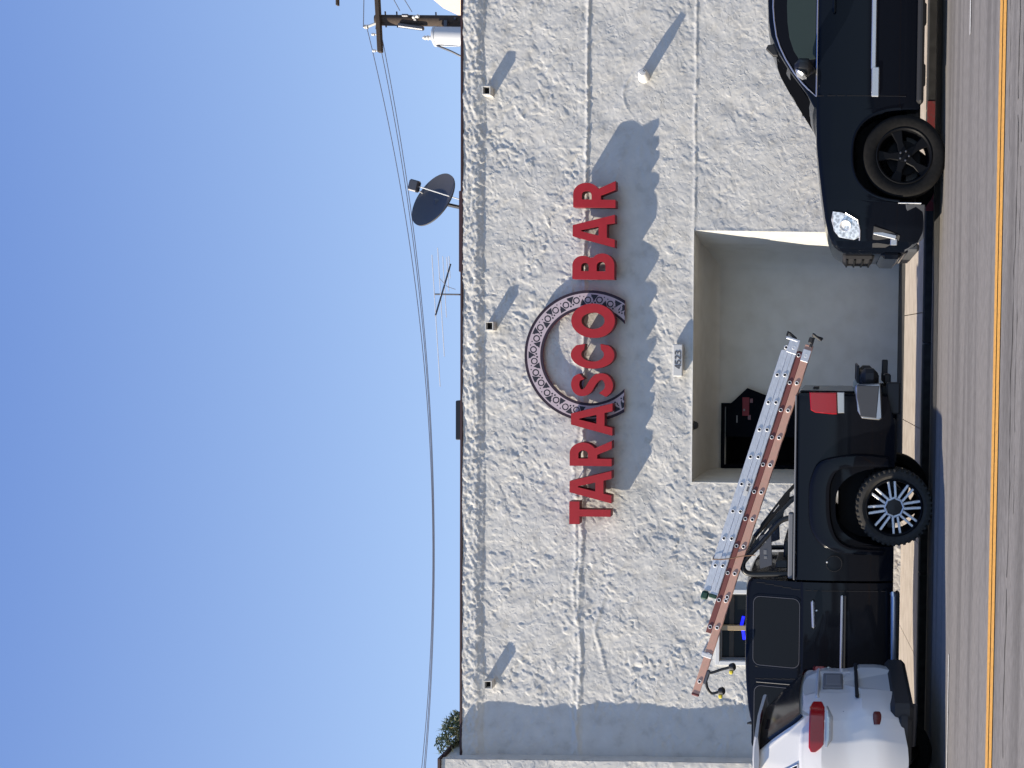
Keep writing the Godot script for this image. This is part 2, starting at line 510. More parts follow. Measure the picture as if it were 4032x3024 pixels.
func ground() -> void:
	strip("ground", -150, 150, [-150.0, -8.2, 60.0, 150.0], func(_z): return -.25, M.gutter_shade)
	var zs := []
	var z := 1.72
	while z < 40.0:
		zs.append(z); z += .3 if z < 12.0 else 2.0
	strip("road", -80, 80, zs, road_y, M.asphalt)
	strip("gutter_shade", -80, 80, [1.9, 2.0, 2.15, 2.3, 2.7, 3.1, 3.5, 3.9, 4.2], func(q): return road_y(q) + .004, M.gutter_shade)  # dark strip over the parking lane paints in the shadow of the trucks
	# pavement slabs between the building and the kerb, with joints
	var walk := Mb.new()
	var x := -30.0
	while x < 30.0:
		var w := 1.52
		var from := walk.f.size()
		var top := PackedVector2Array([Vector2(0.012, -.2), Vector2(0.012, .112), Vector2(1.715, -.016), Vector2(1.72, -.2)])
		walk.prism(top, 0, w - .012, Transform3D(Basis(Vector3(0, 0, 1), Vector3.UP, Vector3(-1, 0, 0)), Vector3(x + w - .006, 0, 0)))
		x += w
	struct("pavement", walk, M.sidewalk)
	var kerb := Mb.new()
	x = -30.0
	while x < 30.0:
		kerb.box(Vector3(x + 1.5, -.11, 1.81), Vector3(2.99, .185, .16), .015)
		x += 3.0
	struct("kerb", kerb, M.gutter_shade)  # kerb colour darkened to hold the shadow of the parked trucks
	var red := Mb.new()
	red.box(Vector3(2.4, -.105, 1.893), Vector3(1.4, .165, .006), .002)
	struct("kerb_paint", red, M.red_kerb)
	# painted lines
	for k in 2:
		var zc: float = [8.745, 8.905][k]
		strip("centre_line", -60, 60, [zc - .062, zc + .062], func(q): return road_y(q) + .006, M.yellow)
	# long cracks near the centre line and in the near lane
	var rng := RandomNumberGenerator.new(); rng.seed = 8
	for q in [[9.42, -6.0, 5.0, .016], [9.60, -1.0, 2.6, .010], [7.72, -5.5, 1.2, .006], [9.18, 1.2, 3.4, .008]]:
		var b := Mb.new()
		var xx: float = q[1]; var zz: float = q[0]; var w: float = q[3]
		while xx < q[2]:
			var nx := xx + rng.randf_range(.05, .14); var nz: float = lerpf(zz + rng.randfn(0, .016), q[0], .06); var nw: float = q[3] * rng.randf_range(.25, 1.5)
			if rng.randf() < .96:
				b.quad(Vector3(xx, road_y(zz) + .003, zz - w / 2), Vector3(nx, road_y(nz) + .003, nz - nw / 2), Vector3(nx, road_y(nz) + .003, nz + nw / 2), Vector3(xx, road_y(zz) + .003, zz + w / 2))
			xx = nx; zz = nz; w = nw
		if (b.v[2] - b.v[0]).cross(b.v[1] - b.v[0]).y < 0.0: b.flip(0)
		struct("road_crack", b, M.crack, 60.0)
	strip("parking_line", 2.55, 12.0, [6.86, 6.93], func(q): return road_y(q) + .006, M.white_line)
	strip("parking_line", -14.0, -2.85, [6.06, 6.12], func(q): return road_y(q) + .006, M.white_line)

# ---------------------------------------------------------------- stucco wall with real relief
func stucco_height(x0: float, y0: float, nx: int, ny: int, st: float, seed_: int, dabs: int, smooth_of: Callable) -> PackedFloat32Array:
	var h := PackedFloat32Array(); h.resize(nx * ny)
	var rng := RandomNumberGenerator.new(); rng.seed = seed_
	var n1 := FastNoiseLite.new(); n1.seed = seed_; n1.frequency = .9; n1.fractal_octaves = 3
	for j in ny:
		for i in nx:
			h[j * nx + i] = n1.get_noise_2d(x0 + i * st, y0 + j * st) * .022
	# trowel dabs laid over one another, each ending in a lip
	for k in dabs:
		var cx := rng.randf() * nx; var cy := rng.randf() * ny
		var wx := x0 + cx * st; var wy := y0 + cy * st
		var sm: float = smooth_of.call(wx, wy)
		var busy := clampf(.60 + 2.1 * n1.get_noise_2d(wx * 1.1 + 40.0, wy * 1.1), .06, 1.25)
		if rng.randf() < sm * .5 or rng.randf() > busy + .25: continue
		var l := (.028 + .125 * pow(rng.randf(), 2.0)) / st; var w := rng.randf_range(.018, .05) / st
		var ang := deg_to_rad(rng.randfn(40.0, 48.0)) + (PI if rng.randf() < .5 else 0.0)
		var ca := cos(ang); var sa := sin(ang)
		var amp := rng.randf_range(.0015, .0068) * (1.0 - .68 * sm) * (.45 + .6 * busy)
		var bend := rng.randf_range(-.6, .6)
		var r := ceili(maxf(l, w)) + 1
		var hc: float = h[clampi(int(cy), 0, ny - 1) * nx + clampi(int(cx), 0, nx - 1)]
		hc = clampf(hc, -.02, .02) * .8
		for dj in range(-r, r + 1):
			var j := int(cy) + dj
			if j < 0 or j >= ny: continue
			for di in range(-r, r + 1):
				var i := int(cx) + di
				if i < 0 or i >= nx: continue
				var a := (di * ca + dj * sa) / l
				var b := (-di * sa + dj * ca) / w + bend * a * a
				var q := a * a + b * b
				if q > 1.0: continue
				var e := clampf((1.0 - q) * 2.6, 0, 1)
				var o := j * nx + i
				h[o] = lerpf(h[o], hc + amp * (.25 + .55 * (a + 1.0)), e * .85)
	var n2 := FastNoiseLite.new(); n2.seed = seed_ + 1; n2.frequency = 9.0; n2.fractal_octaves = 3
	for j in ny:
		for i in nx:
			h[j * nx + i] += n2.get_noise_2d(x0 + i * st, y0 + j * st) * .0030
	return h

# a wall sheet facing +z over the lines xs, ys; height(i, j) -> z; cells where skip(x, y) are left open
func relief_sheet(xs: PackedFloat32Array, ys: PackedFloat32Array, hz: PackedFloat32Array, z0: float, skip: Callable) -> ArrayMesh:
	var nx := xs.size(); var ny := ys.size()
	var pv := PackedVector3Array(); pv.resize(nx * ny)
	var pn := PackedVector3Array(); pn.resize(nx * ny)
	for j in ny:
		for i in nx:
			var o := j * nx + i
			pv[o] = Vector3(xs[i], ys[j], z0 + hz[o])
			var ia := maxi(i - 1, 0); var ib := mini(i + 1, nx - 1); var ja := maxi(j - 1, 0); var jb := mini(j + 1, ny - 1)
			pn[o] = Vector3(-(hz[j * nx + ib] - hz[j * nx + ia]) / (xs[ib] - xs[ia]), -(hz[jb * nx + i] - hz[ja * nx + i]) / (ys[jb] - ys[ja]), 1.0).normalized()
	var ix := PackedInt32Array()
	for j in ny - 1:
		for i in nx - 1:
			if skip.call((xs[i] + xs[i + 1]) * .5, (ys[j] + ys[j + 1]) * .5): continue
			var a := j * nx + i
			ix.append(a); ix.append(a + nx); ix.append(a + 1)
			ix.append(a + 1); ix.append(a + nx); ix.append(a + nx + 1)
	var arr := []; arr.resize(Mesh.ARRAY_MAX)
	arr[Mesh.ARRAY_VERTEX] = pv; arr[Mesh.ARRAY_NORMAL] = pn; arr[Mesh.ARRAY_INDEX] = ix
	var am := ArrayMesh.new()
	am.add_surface_from_arrays(Mesh.PRIMITIVE_TRIANGLES, arr)
	return am

func lines(a: float, b: float, st: float, fixed: Array) -> PackedFloat32Array:
	var out := PackedFloat32Array()
	var n := ceili((b - a) / st)
	for k in n + 1: out.append(a + (b - a) * k / n)
	for v in fixed:
		var best := 0
		for k in out.size():
			if absf(out[k] - v) < absf(out[best] - v): best = k
		out[best] = v
	return out

const ALC := [-2.088, 1.597, .10, 3.20]     # entrance recess: x0, x1, y0, y1
const WIN := [-4.80, -3.67, 1.55, 2.83]     # window opening
func in_box(x: float, y: float, b: Array, g := 0.0) -> bool:
	return x > b[0] - g and x < b[1] + g and y > b[2] - g and y < b[3] + g

func box_gap(x: float, y: float, b: Array) -> float:
	return maxf(maxf(b[0] - x, x - b[1]), maxf(b[2] - y, y - b[3]))

func bump(x: float, at: float, w: float) -> float:
	return exp(-pow((x - at) / w, 2.0))

func building() -> void:
	var bar := thing("bar_building", "white rough stucco bar with a shadowed entrance recess and flat roof", "building")
	var st := .0145
	var xs := lines(-6.25, 8.2, st, [ALC[0], ALC[1], WIN[0], WIN[1]])
	var ys := lines(.03, 6.56, st, [ALC[2], ALC[3], WIN[2], WIN[3]])
	var nx := xs.size(); var ny := ys.size()
	var smooth_of := func(x: float, y: float) -> float:
		# the plaster is calmer right of the sign below the seam and on the lower right
		var s := 0.0
		if y < 4.76: s = clampf((x + .9) * .55, 0, 1) if y > 3.3 else clampf((x - .5) * 1.2, 0, .95)
		if y < 4.76 and y > 3.85 and x > -2.6 and x < 2.6: s = maxf(s, .8)
		if x < -5.5: s = maxf(s, .55)
		return s
	var h := stucco_height(xs[0], ys[0], nx, ny, st, 77, 34000, smooth_of)
	var wob := FastNoiseLite.new(); wob.seed = 5; wob.frequency = .7; wob.fractal_octaves = 4
	var chop := FastNoiseLite.new(); chop.seed = 6; chop.frequency = 5.0; chop.fractal_octaves = 3
	for j in ny:
		for i in nx:
			var x := xs[i]; var y := ys[j]; var o := j * nx + i
			var w := wob.get_noise_2d(x, y * .2)
			var c := chop.get_noise_2d(x, y)
			var v := h[o]
			# parapet band: a little proud, ragged lower lip
			var lip := 6.262 + w * .03 + c * .02
			var lump := chop.get_noise_2d(x * 1.6 + 9.0, y * 3.0)
			v += (.012 + .006 * c) * smoothstep(lip - .012, lip + .012, y) + .034 * smoothstep(lip - .005, 6.385 + .05 * c, y) * (1.0 + .25 * lump) + .005 * lump * smoothstep(6.25, 6.32, y)
			# plastered-over seam: a thick ridge on the left half, a fine bead on the right
			var seam := 4.778 - x * .0065 + w * .015
			var left := smoothstep(1.0, -2.2, x)
			v += (.017 + .014 * c + .010 * lump) * bump(y, seam + .018 + left * (.02 + .05 * w), .020 + .010 * left) - .007 * smoothstep(seam + .0, seam - .03, y)
			v += left * (.012 + .016 * c) * bump(y, seam + .12 + .07 * wob.get_noise_2d(x * 2.0, 7.0), .028)
			v += (.010 + .008 * c) * bump(y, 4.25 - .35 * (x - 3.55) * (x - 3.55) * 4.0, .022) * bump(x, 3.6, .28)
			# second seam at the height of the recess head, right of it
			if x > 1.5: v += (.013 + .012 * c + .008 * w) * bump(y, 3.20 + w * .03, .022) * smoothstep(1.5, 1.75, x)
			# a drooping ridge below the seam on the far left
			v += .016 * bump(y, 4.62 - absf(x + 4.3) * .28, .03) * bump(x, -4.3, .7)
			# calm edges round the openings
			var g := minf(box_gap(x, y, ALC), box_gap(x, y, WIN))
			v *= smoothstep(0.0, .05, g)
			h[o] = v
	var skip := func(x: float, y: float) -> bool: return in_box(x, y, ALC) or in_box(x, y, WIN)
	obj("front_wall", relief_sheet(xs, ys, h, 0.0, skip), M.stucco, bar)
	# the body behind it
	var b := Mb.new()
	for q in [[Vector3(8.2, 3.2, -4.1), Vector3(.02, 6.7, 8.16)], [Vector3(-6.24, 3.2, -4.1), Vector3(.02, 6.7, 8.16)], [Vector3(1, 3.2, -8.2), Vector3(14.4, 6.7, .05)]]:
		b.next()
		b.box(q[0], q[1])
	obj("side_wall", b, M.stucco, bar)
	b = Mb.new(); b.box(Vector3(1, 6.44, -4.1), Vector3(14.4, .1, 8.1)); obj("roof", b, M.roofing, bar)
	b = Mb.new(); b.box(Vector3(1, 6.44, -.13), Vector3(14.4, .22, .2)); obj("parapet", b, M.stucco, bar)
	# dark metal edging along the roof line, slightly uneven
	b = Mb.new()
	var x := -6.22
	var rng := RandomNumberGenerator.new(); rng.seed = 4
	while x < 8.2:
		var l := 2.4
		b.next()
		b.box(Vector3(x + l / 2, 6.574 + rng.randf_range(-.004, .004), -.06), Vector3(l + .01, .036, .24), .006, Basis(Vector3(0, 0, 1), rng.randf_range(-.0015, .0015)))
		x += l
	obj("roof_edge", b, M.flashing, bar)
	# recess: walls, ceiling, floor; the right wall is splayed; a doorway in the back wall
	var X0: float = ALC[0]; var X1: float = ALC[1]; var Y0: float = ALC[2]; var Y1: float = ALC[3]; var d := -1.8
	var xb := 1.36
	b = Mb.new()
	var dr := [-2.085, -1.02, .1, 2.90]
	for q in [[dr[1], xb, Y0, Y1], [X0, dr[1], dr[3], Y1]]:
		b.next()
		b.box(Vector3((q[0] + q[1]) / 2, (q[2] + q[3]) / 2, d - .06), Vector3(q[1] - q[0], q[3] - q[2], .12))
	obj("recess_back_wall", b, M.alcove, bar)
	b = Mb.new()
	b.quad(Vector3(X0, Y0, 0), Vector3(X0, Y1, 0), Vector3(X0, Y1, d), Vector3(X0, Y0, d))
	obj("recess_left_wall", b, M.alcove, bar)
	b = Mb.new()
	# the right wall and the ceiling run into the back wall through a plaster cove
	var path := [Vector3(X1, Y1, 0)]
	for k in 17:
		var a := PI * .5 * k / 16.0
		path.append(Vector3(lerpf(X1, xb, .5) - .30 * (1.0 - cos(a)), Y1 - .20 * (1.0 - cos(a)), d * .42 + d * .575 * sin(a)))
	var top := Mb.new()
	for k in path.size() - 1:
		var p: Vector3 = path[k]; var q: Vector3 = path[k + 1]
		b.quad(Vector3(p.x, Y0, p.z), Vector3(q.x, Y0, q.z), q, p)
		top.quad(Vector3(X0, p.y, p.z), p, q, Vector3(X0, q.y, q.z))
	obj("recess_right_wall", b, M.alcove, bar, 50)
	obj("recess_ceiling", top, M.alcove, bar, 50)
	b = Mb.new(); b.box(Vector3(-.25, .055, -1.5), Vector3(3.72, .11, 3.03)); obj("recess_floor", b, M.gutter_shade, bar)
	# thin corner bead round the opening
	b = Mb.new()
	b.box(Vector3((X0 + X1) / 2, Y1 + .004, .003), Vector3(X1 - X0 + .03, .012, .012), .003)
	b.box(Vector3(X0 - .004, (Y0 + Y1) / 2, .003), Vector3(.012, Y1 - Y0, .012), .003)
	obj("corner_bead", b, M.alcove, bar)
	# dark vestibule behind the doorway
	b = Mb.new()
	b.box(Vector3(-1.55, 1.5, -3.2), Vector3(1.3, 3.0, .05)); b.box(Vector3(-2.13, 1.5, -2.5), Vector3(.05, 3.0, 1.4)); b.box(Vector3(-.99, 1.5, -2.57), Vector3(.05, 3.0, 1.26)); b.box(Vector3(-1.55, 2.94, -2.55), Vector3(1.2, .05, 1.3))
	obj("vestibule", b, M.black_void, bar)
	obj("doorway", frame_mb(dr[0] + .0, dr[1], dr[2], dr[3] + .07, .06, d + .012, .05), M.black_door, bar)
	# wide black door leaf folded out of the doorway, its free side cut to a point
	b = Mb.new()
	b.prism(PackedVector2Array([Vector2(-1.56, .13), Vector2(-.86, .13), Vector2(-.86, 1.75), Vector2(-.88, 2.23), Vector2(-.765, 2.54), Vector2(-.965, 2.745), Vector2(-1.075, 2.88), Vector2(-1.56, 2.88)]), d + .10, d + .14, Transform3D.IDENTITY, .006)
	obj("door", b, M.black_door, bar)
	b = Mb.new(); b.box(Vector3(-1.065, 2.56, d + .145), Vector3(.30, .11, .008), .002); obj("red_notice", b, M.notice_red, bar); b = Mb.new(); b.box(Vector3(-.97, 2.47, d + .145), Vector3(.07, .05, .006), .002); b.next(); b.box(Vector3(-1.24, 2.50, d + .145), Vector3(.08, .05, .006), .002); obj("dim_notice", b, M.lamp_dark_red, bar)
	b = Mb.new(); b.box(Vector3(-1.12, 2.585, d + .152), Vector3(.035, .03, .006), .001); obj("pale_notice", b, M.grey_paint, bar); b = Mb.new(); b.box(Vector3(-1.27, 2.70, d + .145), Vector3(.12, .022, .006), .001); obj("pale_notice", b, M.grey_paint, bar)
	# window left of the recess
	var z := -.07
	var win := obj("window", frame_mb(WIN[0], WIN[1], WIN[2], WIN[3], .062, -.02, .09), M.white_frame, bar)
	obj("inner_frame", frame_mb(WIN[0] + .065, WIN[1] - .065, WIN[2] + .065, WIN[3] - .065, .028, z, .05), M.grey_paint, win)
	b = Mb.new(); b.box(Vector3(-4.257, 2.19, z + .01), Vector3(.075, 1.2, .06), .006); obj("mullion", b, M.brown_wood, win)
	for s in [[-4.71, -4.295], [-4.22, -3.76]]:
		b = Mb.new(); b.box(Vector3((s[0] + s[1]) / 2, 2.19, z - .03), Vector3(s[1] - s[0], 1.2, .01)); obj("pane", b, M.glass, win)
		b = Mb.new(); b.box(Vector3((s[0] + s[1]) / 2, 2.60, z - .018), Vector3(s[1] - s[0] - .02, .07, .01), .002); obj("blind", b, M.blind, win)
	b = Mb.new(); b.box(Vector3(-4.235, 1.52, .03), Vector3(1.24, .06, .16), .01); obj("window_sill", b, M.white_frame, win)
	for s in [[-4.165, 2.44, -.55], [-4.36, 2.42, .35]]:
		b = Mb.new(); b.box(Vector3(s[0], s[1], z + .0), Vector3(.16, .045, .02), .006, Basis(Vector3(0, 0, 1), s[2] * .4)); obj("neon_tube", b, M.blue_neon, win)
	b = Mb.new(); b.box(Vector3(-4.235, 2.19, -.35), Vector3(1.3, 1.5, .02)); obj("dark_room", b, M.black_void, win)
	b = Mb.new()
	b.box(Vector3(WIN[0] - .006, 2.19, -.09), Vector3(.012, 1.28, .18)); b.next(); b.box(Vector3(WIN[1] + .006, 2.19, -.09), Vector3(.012, 1.28, .18)); b.next(); b.box(Vector3(-4.235, WIN[3] + .006, -.09), Vector3(1.14, .012, .18))
	obj("reveal", b, M.alcove, win)
	# three square roof-drain scuppers
	for p in [[3.545, 6.19], [.16, 6.14], [-5.105, 6.15]]:
		b = Mb.new()
		for q in [[Vector3(0, .052, 0), Vector3(.128, .016, .16)], [Vector3(0, -.052, 0), Vector3(.128, .016, .16)], [Vector3(.056, 0, 0), Vector3(.016, .088, .16)], [Vector3(-.056, 0, 0), Vector3(.016, .088, .16)]]:
			b.box(Vector3(p[0], p[1], .07) + q[0], q[1], .003)
		var sc := obj("scupper", b, M.stucco, bar)
		b = Mb.new(); b.box(Vector3(p[0], p[1], .06), Vector3(.096, .088, .012)); obj("drain_hole", b, M.black_void, sc)
	# roof furniture
	b = Mb.new(); b.box(Vector3(1.56, 6.60, -.42), Vector3(1.2, .26, .3), .01); obj("roof_curb", b, M.flashing, bar)
	b = Mb.new(); b.box(Vector3(-1.25, 6.62, -.42), Vector3(.59, .31, .3), .012)
	var hat := obj("roof_vent", b, M.black_metal, bar)
	b = Mb.new(); b.box(Vector3(-1.25, 6.60, -.262), Vector3(.52, .09, .012), .003); obj("vent_grille", b, M.grey_paint, hat)

func frame_mb(x0: float, x1: float, y0: float, y1: float, w: float, zc: float, dz: float) -> Mb:
	var b := Mb.new()
	b.box(Vector3((x0 + x1) / 2, y1 - w / 2, zc), Vector3(x1 - x0, w, dz), .005)
	b.box(Vector3((x0 + x1) / 2, y0 + w / 2, zc), Vector3(x1 - x0, w, dz), .005)
	b.box(Vector3(x0 + w / 2, (y0 + y1) / 2, zc + .0015), Vector3(w, y1 - y0 - w * 2 + .004, dz), .005)
	b.box(Vector3(x1 - w / 2, (y0 + y1) / 2, zc + .0015), Vector3(w, y1 - y0 - w * 2 + .004, dz), .005)
	return b

func neighbours() -> void:
	var nb := thing("stucco_building", "taller white stucco neighbour standing slightly forward at the left end", "building")
	var xs := lines(-14, -6.19, .03, []); var ys := lines(.03, 6.83, .03, [])
	var h := stucco_height(-14, .03, xs.size(), ys.size(), .03, 31, 6500, func(_x, _y): return 0.0)
	obj("front_wall", relief_sheet(xs, ys, h, .215, func(_x, _y): return false), M.stucco, nb)
	var b := Mb.new(); b.box(Vector3(-10.1, 3.3, -4.02), Vector3(7.82, 7.0, 8.44)); obj("walls", b, M.stucco, nb)
	b = Mb.new(); b.box(Vector3(-10.1, 6.83, .17), Vector3(7.86, .045, .16), .006); b.next(); b.box(Vector3(-6.21, 6.8, -3.9), Vector3(.14, .05, 8.1), .006)
	obj("roof_edge", b, M.flashing, nb)
	# house behind, upper right
	var hs := thing("house", "peach gabled house behind the bar roof at the top right", "house")
	b = Mb.new()
	b.prism(PackedVector2Array([Vector2(8.0, 0), Vector2(11.15, 0), Vector2(11.15, 9.2), Vector2(9.57, 12.6), Vector2(8.0, 9.2)]), -16.0, -10.0)
	obj("wall", b, M.peach, hs)
	b = Mb.new()
	for s in [-1.0, 1.0]:
		b.next()
		b.box(Vector3(9.57 + s * .82, 10.93, -13.1), Vector3(3.9, .06, 6.1), .01, Basis(Vector3(0, 0, 1), -s * atan2(3.4, 1.57)))
	obj("roof", b, M.peach, hs)

# ---------------------------------------------------------------- vehicles
# a body skin: cross sections across z along the stations xs
func body_mb(xs: Array, top: Callable, bot: Callable, half: Callable, zc: float, rr: float, inset: Callable, crown := .02, shear = null) -> Mb:
	var b := Mb.new()
	var rings := []
	for x in xs:
		var yt: float = top.call(x); var yb: float = minf(bot.call(x), top.call(x) - .02); var hw: float = half.call(x)
		var r := minf(rr, (yt - yb) * .5)
		var side := []
		for k in 13:
			var y := lerpf(yb, yt - r, k / 12.0)
			side.append(Vector2(hw - inset.call(y), y))
		var last: Vector2 = side[-1]
		for k in range(1, 6):
			var a := PI * .5 * k / 5.0
			side.append(Vector2(last.x - r * (1.0 - cos(a)), yt - r + r * sin(a)))
		side.append(Vector2((last.x - r) * .6, yt + crown * .75))
		side.append(Vector2((last.x - r) * .25, yt + crown))
		var ring := PackedVector3Array()
		for p in side:
			ring.append(Vector3(x + (shear.call(x, p.y) if shear != null else 0.0), p.y, zc + p.x))
		for k in range(side.size() - 1, -1, -1):
			ring.append(Vector3(x + (shear.call(x, side[k].y) if shear != null else 0.0), side[k].y, zc - side[k].x))
		rings.append(ring)
	b.loft(rings, true)
	return b

func stations(a: float, z: float, step: float, dense: Array) -> Array:
	var s := {}
	var n := ceili((z - a) / step)
	for k in n + 1: s[snappedf(a + (z - a) * k / n, .001)] = true
	for d in dense:
		var q: float = d[0]
		while q <= d[1]:
			if q > a and q < z: s[snappedf(q, .001)] = true
			q += d[2]
	var out := s.keys(); out.sort()
	return out

# the height of a squarish wheel arch over x, or -1 outside it
func arch(x: float, c: float, w: float, y0: float, h: float, n := 2.6) -> float:
	var q := absf(x - c) / w
	if q >= 1.0: return -1.0
	return y0 + h * pow(1.0 - pow(q, n), 1.0 / n)

func wheel(parent: Node, at: Vector3, face: float, r: float, w: float, rim: float, style: String) -> void:
	var ax := Vector3(0, 0, face)
	var b := Mb.new()
	var h := w * .5
	b.lathe([Vector2(rim, -h + .01), Vector2(r * .9, -h), Vector2(r * .975, -h + .02), Vector2(r, -h + .05), Vector2(r, h - .05), Vector2(r * .975, h - .018), Vector2(r * .93, h - .003), Vector2(r * .84, h), Vector2(rim + .035, h - .006), Vector2(rim + .012, h - .016), Vector2(rim, h - .03), Vector2(rim, -h + .01)], at, ax, 64, false)
	if style == "mud":
		for k in 44:
			var a := TAU * k / 44
			var d := Vector3(cos(a), sin(a), 0)
			var turn := Basis(Vector3(0, 0, 1), a)
			for s in [-1.0, 1.0]:
				b.box(at + d * (r - .001) + ax * s * h * (.58 if k % 2 else .72), Vector3(.012, .034, h * .5), .003, turn)
			b.box(at + d * (r * .965) + ax * (h - .012), Vector3(.03, .022, .02), .004, turn)
	var tyre := obj("wheel", b, M.rubber_dusty if style == "mud" else M.rubber, parent, 40)
	# barrel and dark back
	b = Mb.new()
	b.lathe([Vector2(rim, -h + .02), Vector2(rim, h - .028), Vector2(rim + .006, h - .012), Vector2(rim - .004, h - .008), Vector2(rim - .018, h - .02), Vector2(rim - .03, h - .08), Vector2(rim - .05, -h + .05)], at, ax, 48, false)
	obj("rim", b, M.wheel_black if style != "far" else M.black_plastic, tyre, 30)
	b = Mb.new(); b.lathe([Vector2(.0, -.03), Vector2(rim * .62, -.03), Vector2(rim * .62, .0), Vector2(0, 0)], at + ax * (h - .15), ax, 32); obj("brake_disc", b, M.wheel_black, tyre)
	if style == "far": return
	var zf := h - .035
	var m := Transform3D(Basis(Vector3(face, 0, 0), Vector3.UP, ax), at)
	if style == "mud":
		for k in 8:
			for s in [-1.0, 1.0]:
				b = Mb.new()
				var turn := Transform3D(Basis(Vector3(0, 0, 1), TAU * (k + .0) / 8.0 + .12), Vector3.ZERO)
				b.prism(PackedVector2Array([Vector2(rim * .34, s * .027 - .013), Vector2(rim * .955, s * .037 - .013), Vector2(rim * .955, s * .037 + .013), Vector2(rim * .34, s * .027 + .013)]), zf - .045, zf, m * turn, .004)
				obj("spoke", b, M.bright_alu, tyre)
		b = Mb.new(); b.lathe([Vector2(rim * .30, zf - .05), Vector2(rim * .30, zf - .002), Vector2(rim * .335, zf + .004), Vector2(rim * .37, zf - .002), Vector2(rim * .37, zf - .05)], at, ax, 8, false)
		obj("hub_ring", b, M.bright_alu, tyre, 20)
		b = Mb.new(); b.lathe([Vector2(0, zf - .06), Vector2(rim * .30, zf - .06), Vector2(rim * .27, zf - .01), Vector2(0, zf - .005)], at, ax, 20); obj("hub_cap", b, M.black_metal, tyre)
	else:
		for k in 5:
			b = Mb.new()
			var turn := Transform3D(Basis(Vector3(0, 0, 1), TAU * k / 5.0 + .31), Vector3.ZERO)
			b.prism(PackedVector2Array([Vector2(rim * .12, -.05), Vector2(rim * .5, -.032), Vector2(rim * .97, -.062), Vector2(rim * .97, .062), Vector2(rim * .5, .032), Vector2(rim * .12, .05)]), zf - .04, zf, m * turn, .008)
			obj("spoke", b, M.wheel_black, tyre)
		b = Mb.new(); b.lathe([Vector2(0, zf - .05), Vector2(rim * .24, zf - .05), Vector2(rim * .22, zf + .012), Vector2(rim * .12, zf + .016), Vector2(0, zf + .016)], at, ax, 24); obj("hub_cap", b, M.wheel_black, tyre)
		for k in 5:
			var a := TAU * k / 5.0 + .9
			b = Mb.new(); b.lathe([Vector2(0, 0), Vector2(.011, 0), Vector2(.011, .02), Vector2(0, .024)], at + Vector3(cos(a), sin(a), 0) * rim * .17 + ax * (zf + .01), ax, 8); obj("wheel_nut", b, M.steel_dark, tyre)

# a band that follows points (x, z) of a plan outline between two heights, standing proud of the body
func band_mb(path: Array, y0: Array, y1: Array, out: float, zc: float) -> Mb:
	var b := Mb.new()
	var rings := []
	for k in path.size():
		var d: Vector2 = (path[mini(k + 1, path.size() - 1)] - path[maxi(k - 1, 0)]).normalized()
		var n := Vector2(-d.y, d.x)
		if n.dot(path[k] - Vector2(path[0].x - 1.0, zc)) < 0.0: n = -n
		var o: Vector2 = path[k] + n * out; var i: Vector2 = path[k] - n * .04
		var ya: float = y0[k]; var yb: float = y1[k]; var e := minf(.012, (yb - ya) * .3)
		var o2: Vector2 = path[k] + n * out * .3
		rings.append(PackedVector3Array([Vector3(i.x, ya, i.y), Vector3(o2.x, ya, o2.y), Vector3(o.x, ya + e, o.y), Vector3(o.x, yb - e, o.y), Vector3(o2.x, yb, o2.y), Vector3(i.x, yb, i.y)]))
	b.loft(rings, true)
	return b

# flat pieces laid on a vehicle's side: zf(p) gives the skin
func overlay(called: String, pts: Array, th: float, m: Material, parent: Node, zf: Callable, bev := 0.0) -> MeshInstance3D:
	var b := Mb.new()
	b.prism(PackedVector2Array(pts), -.012, th, Transform3D.IDENTITY, bev, [], zf)
	return obj(called, b, m, parent)

func v2s(pts: Array) -> Array:
	var out := []
	for p in pts: out.append(Vector2(p.x, p.y))
	return out

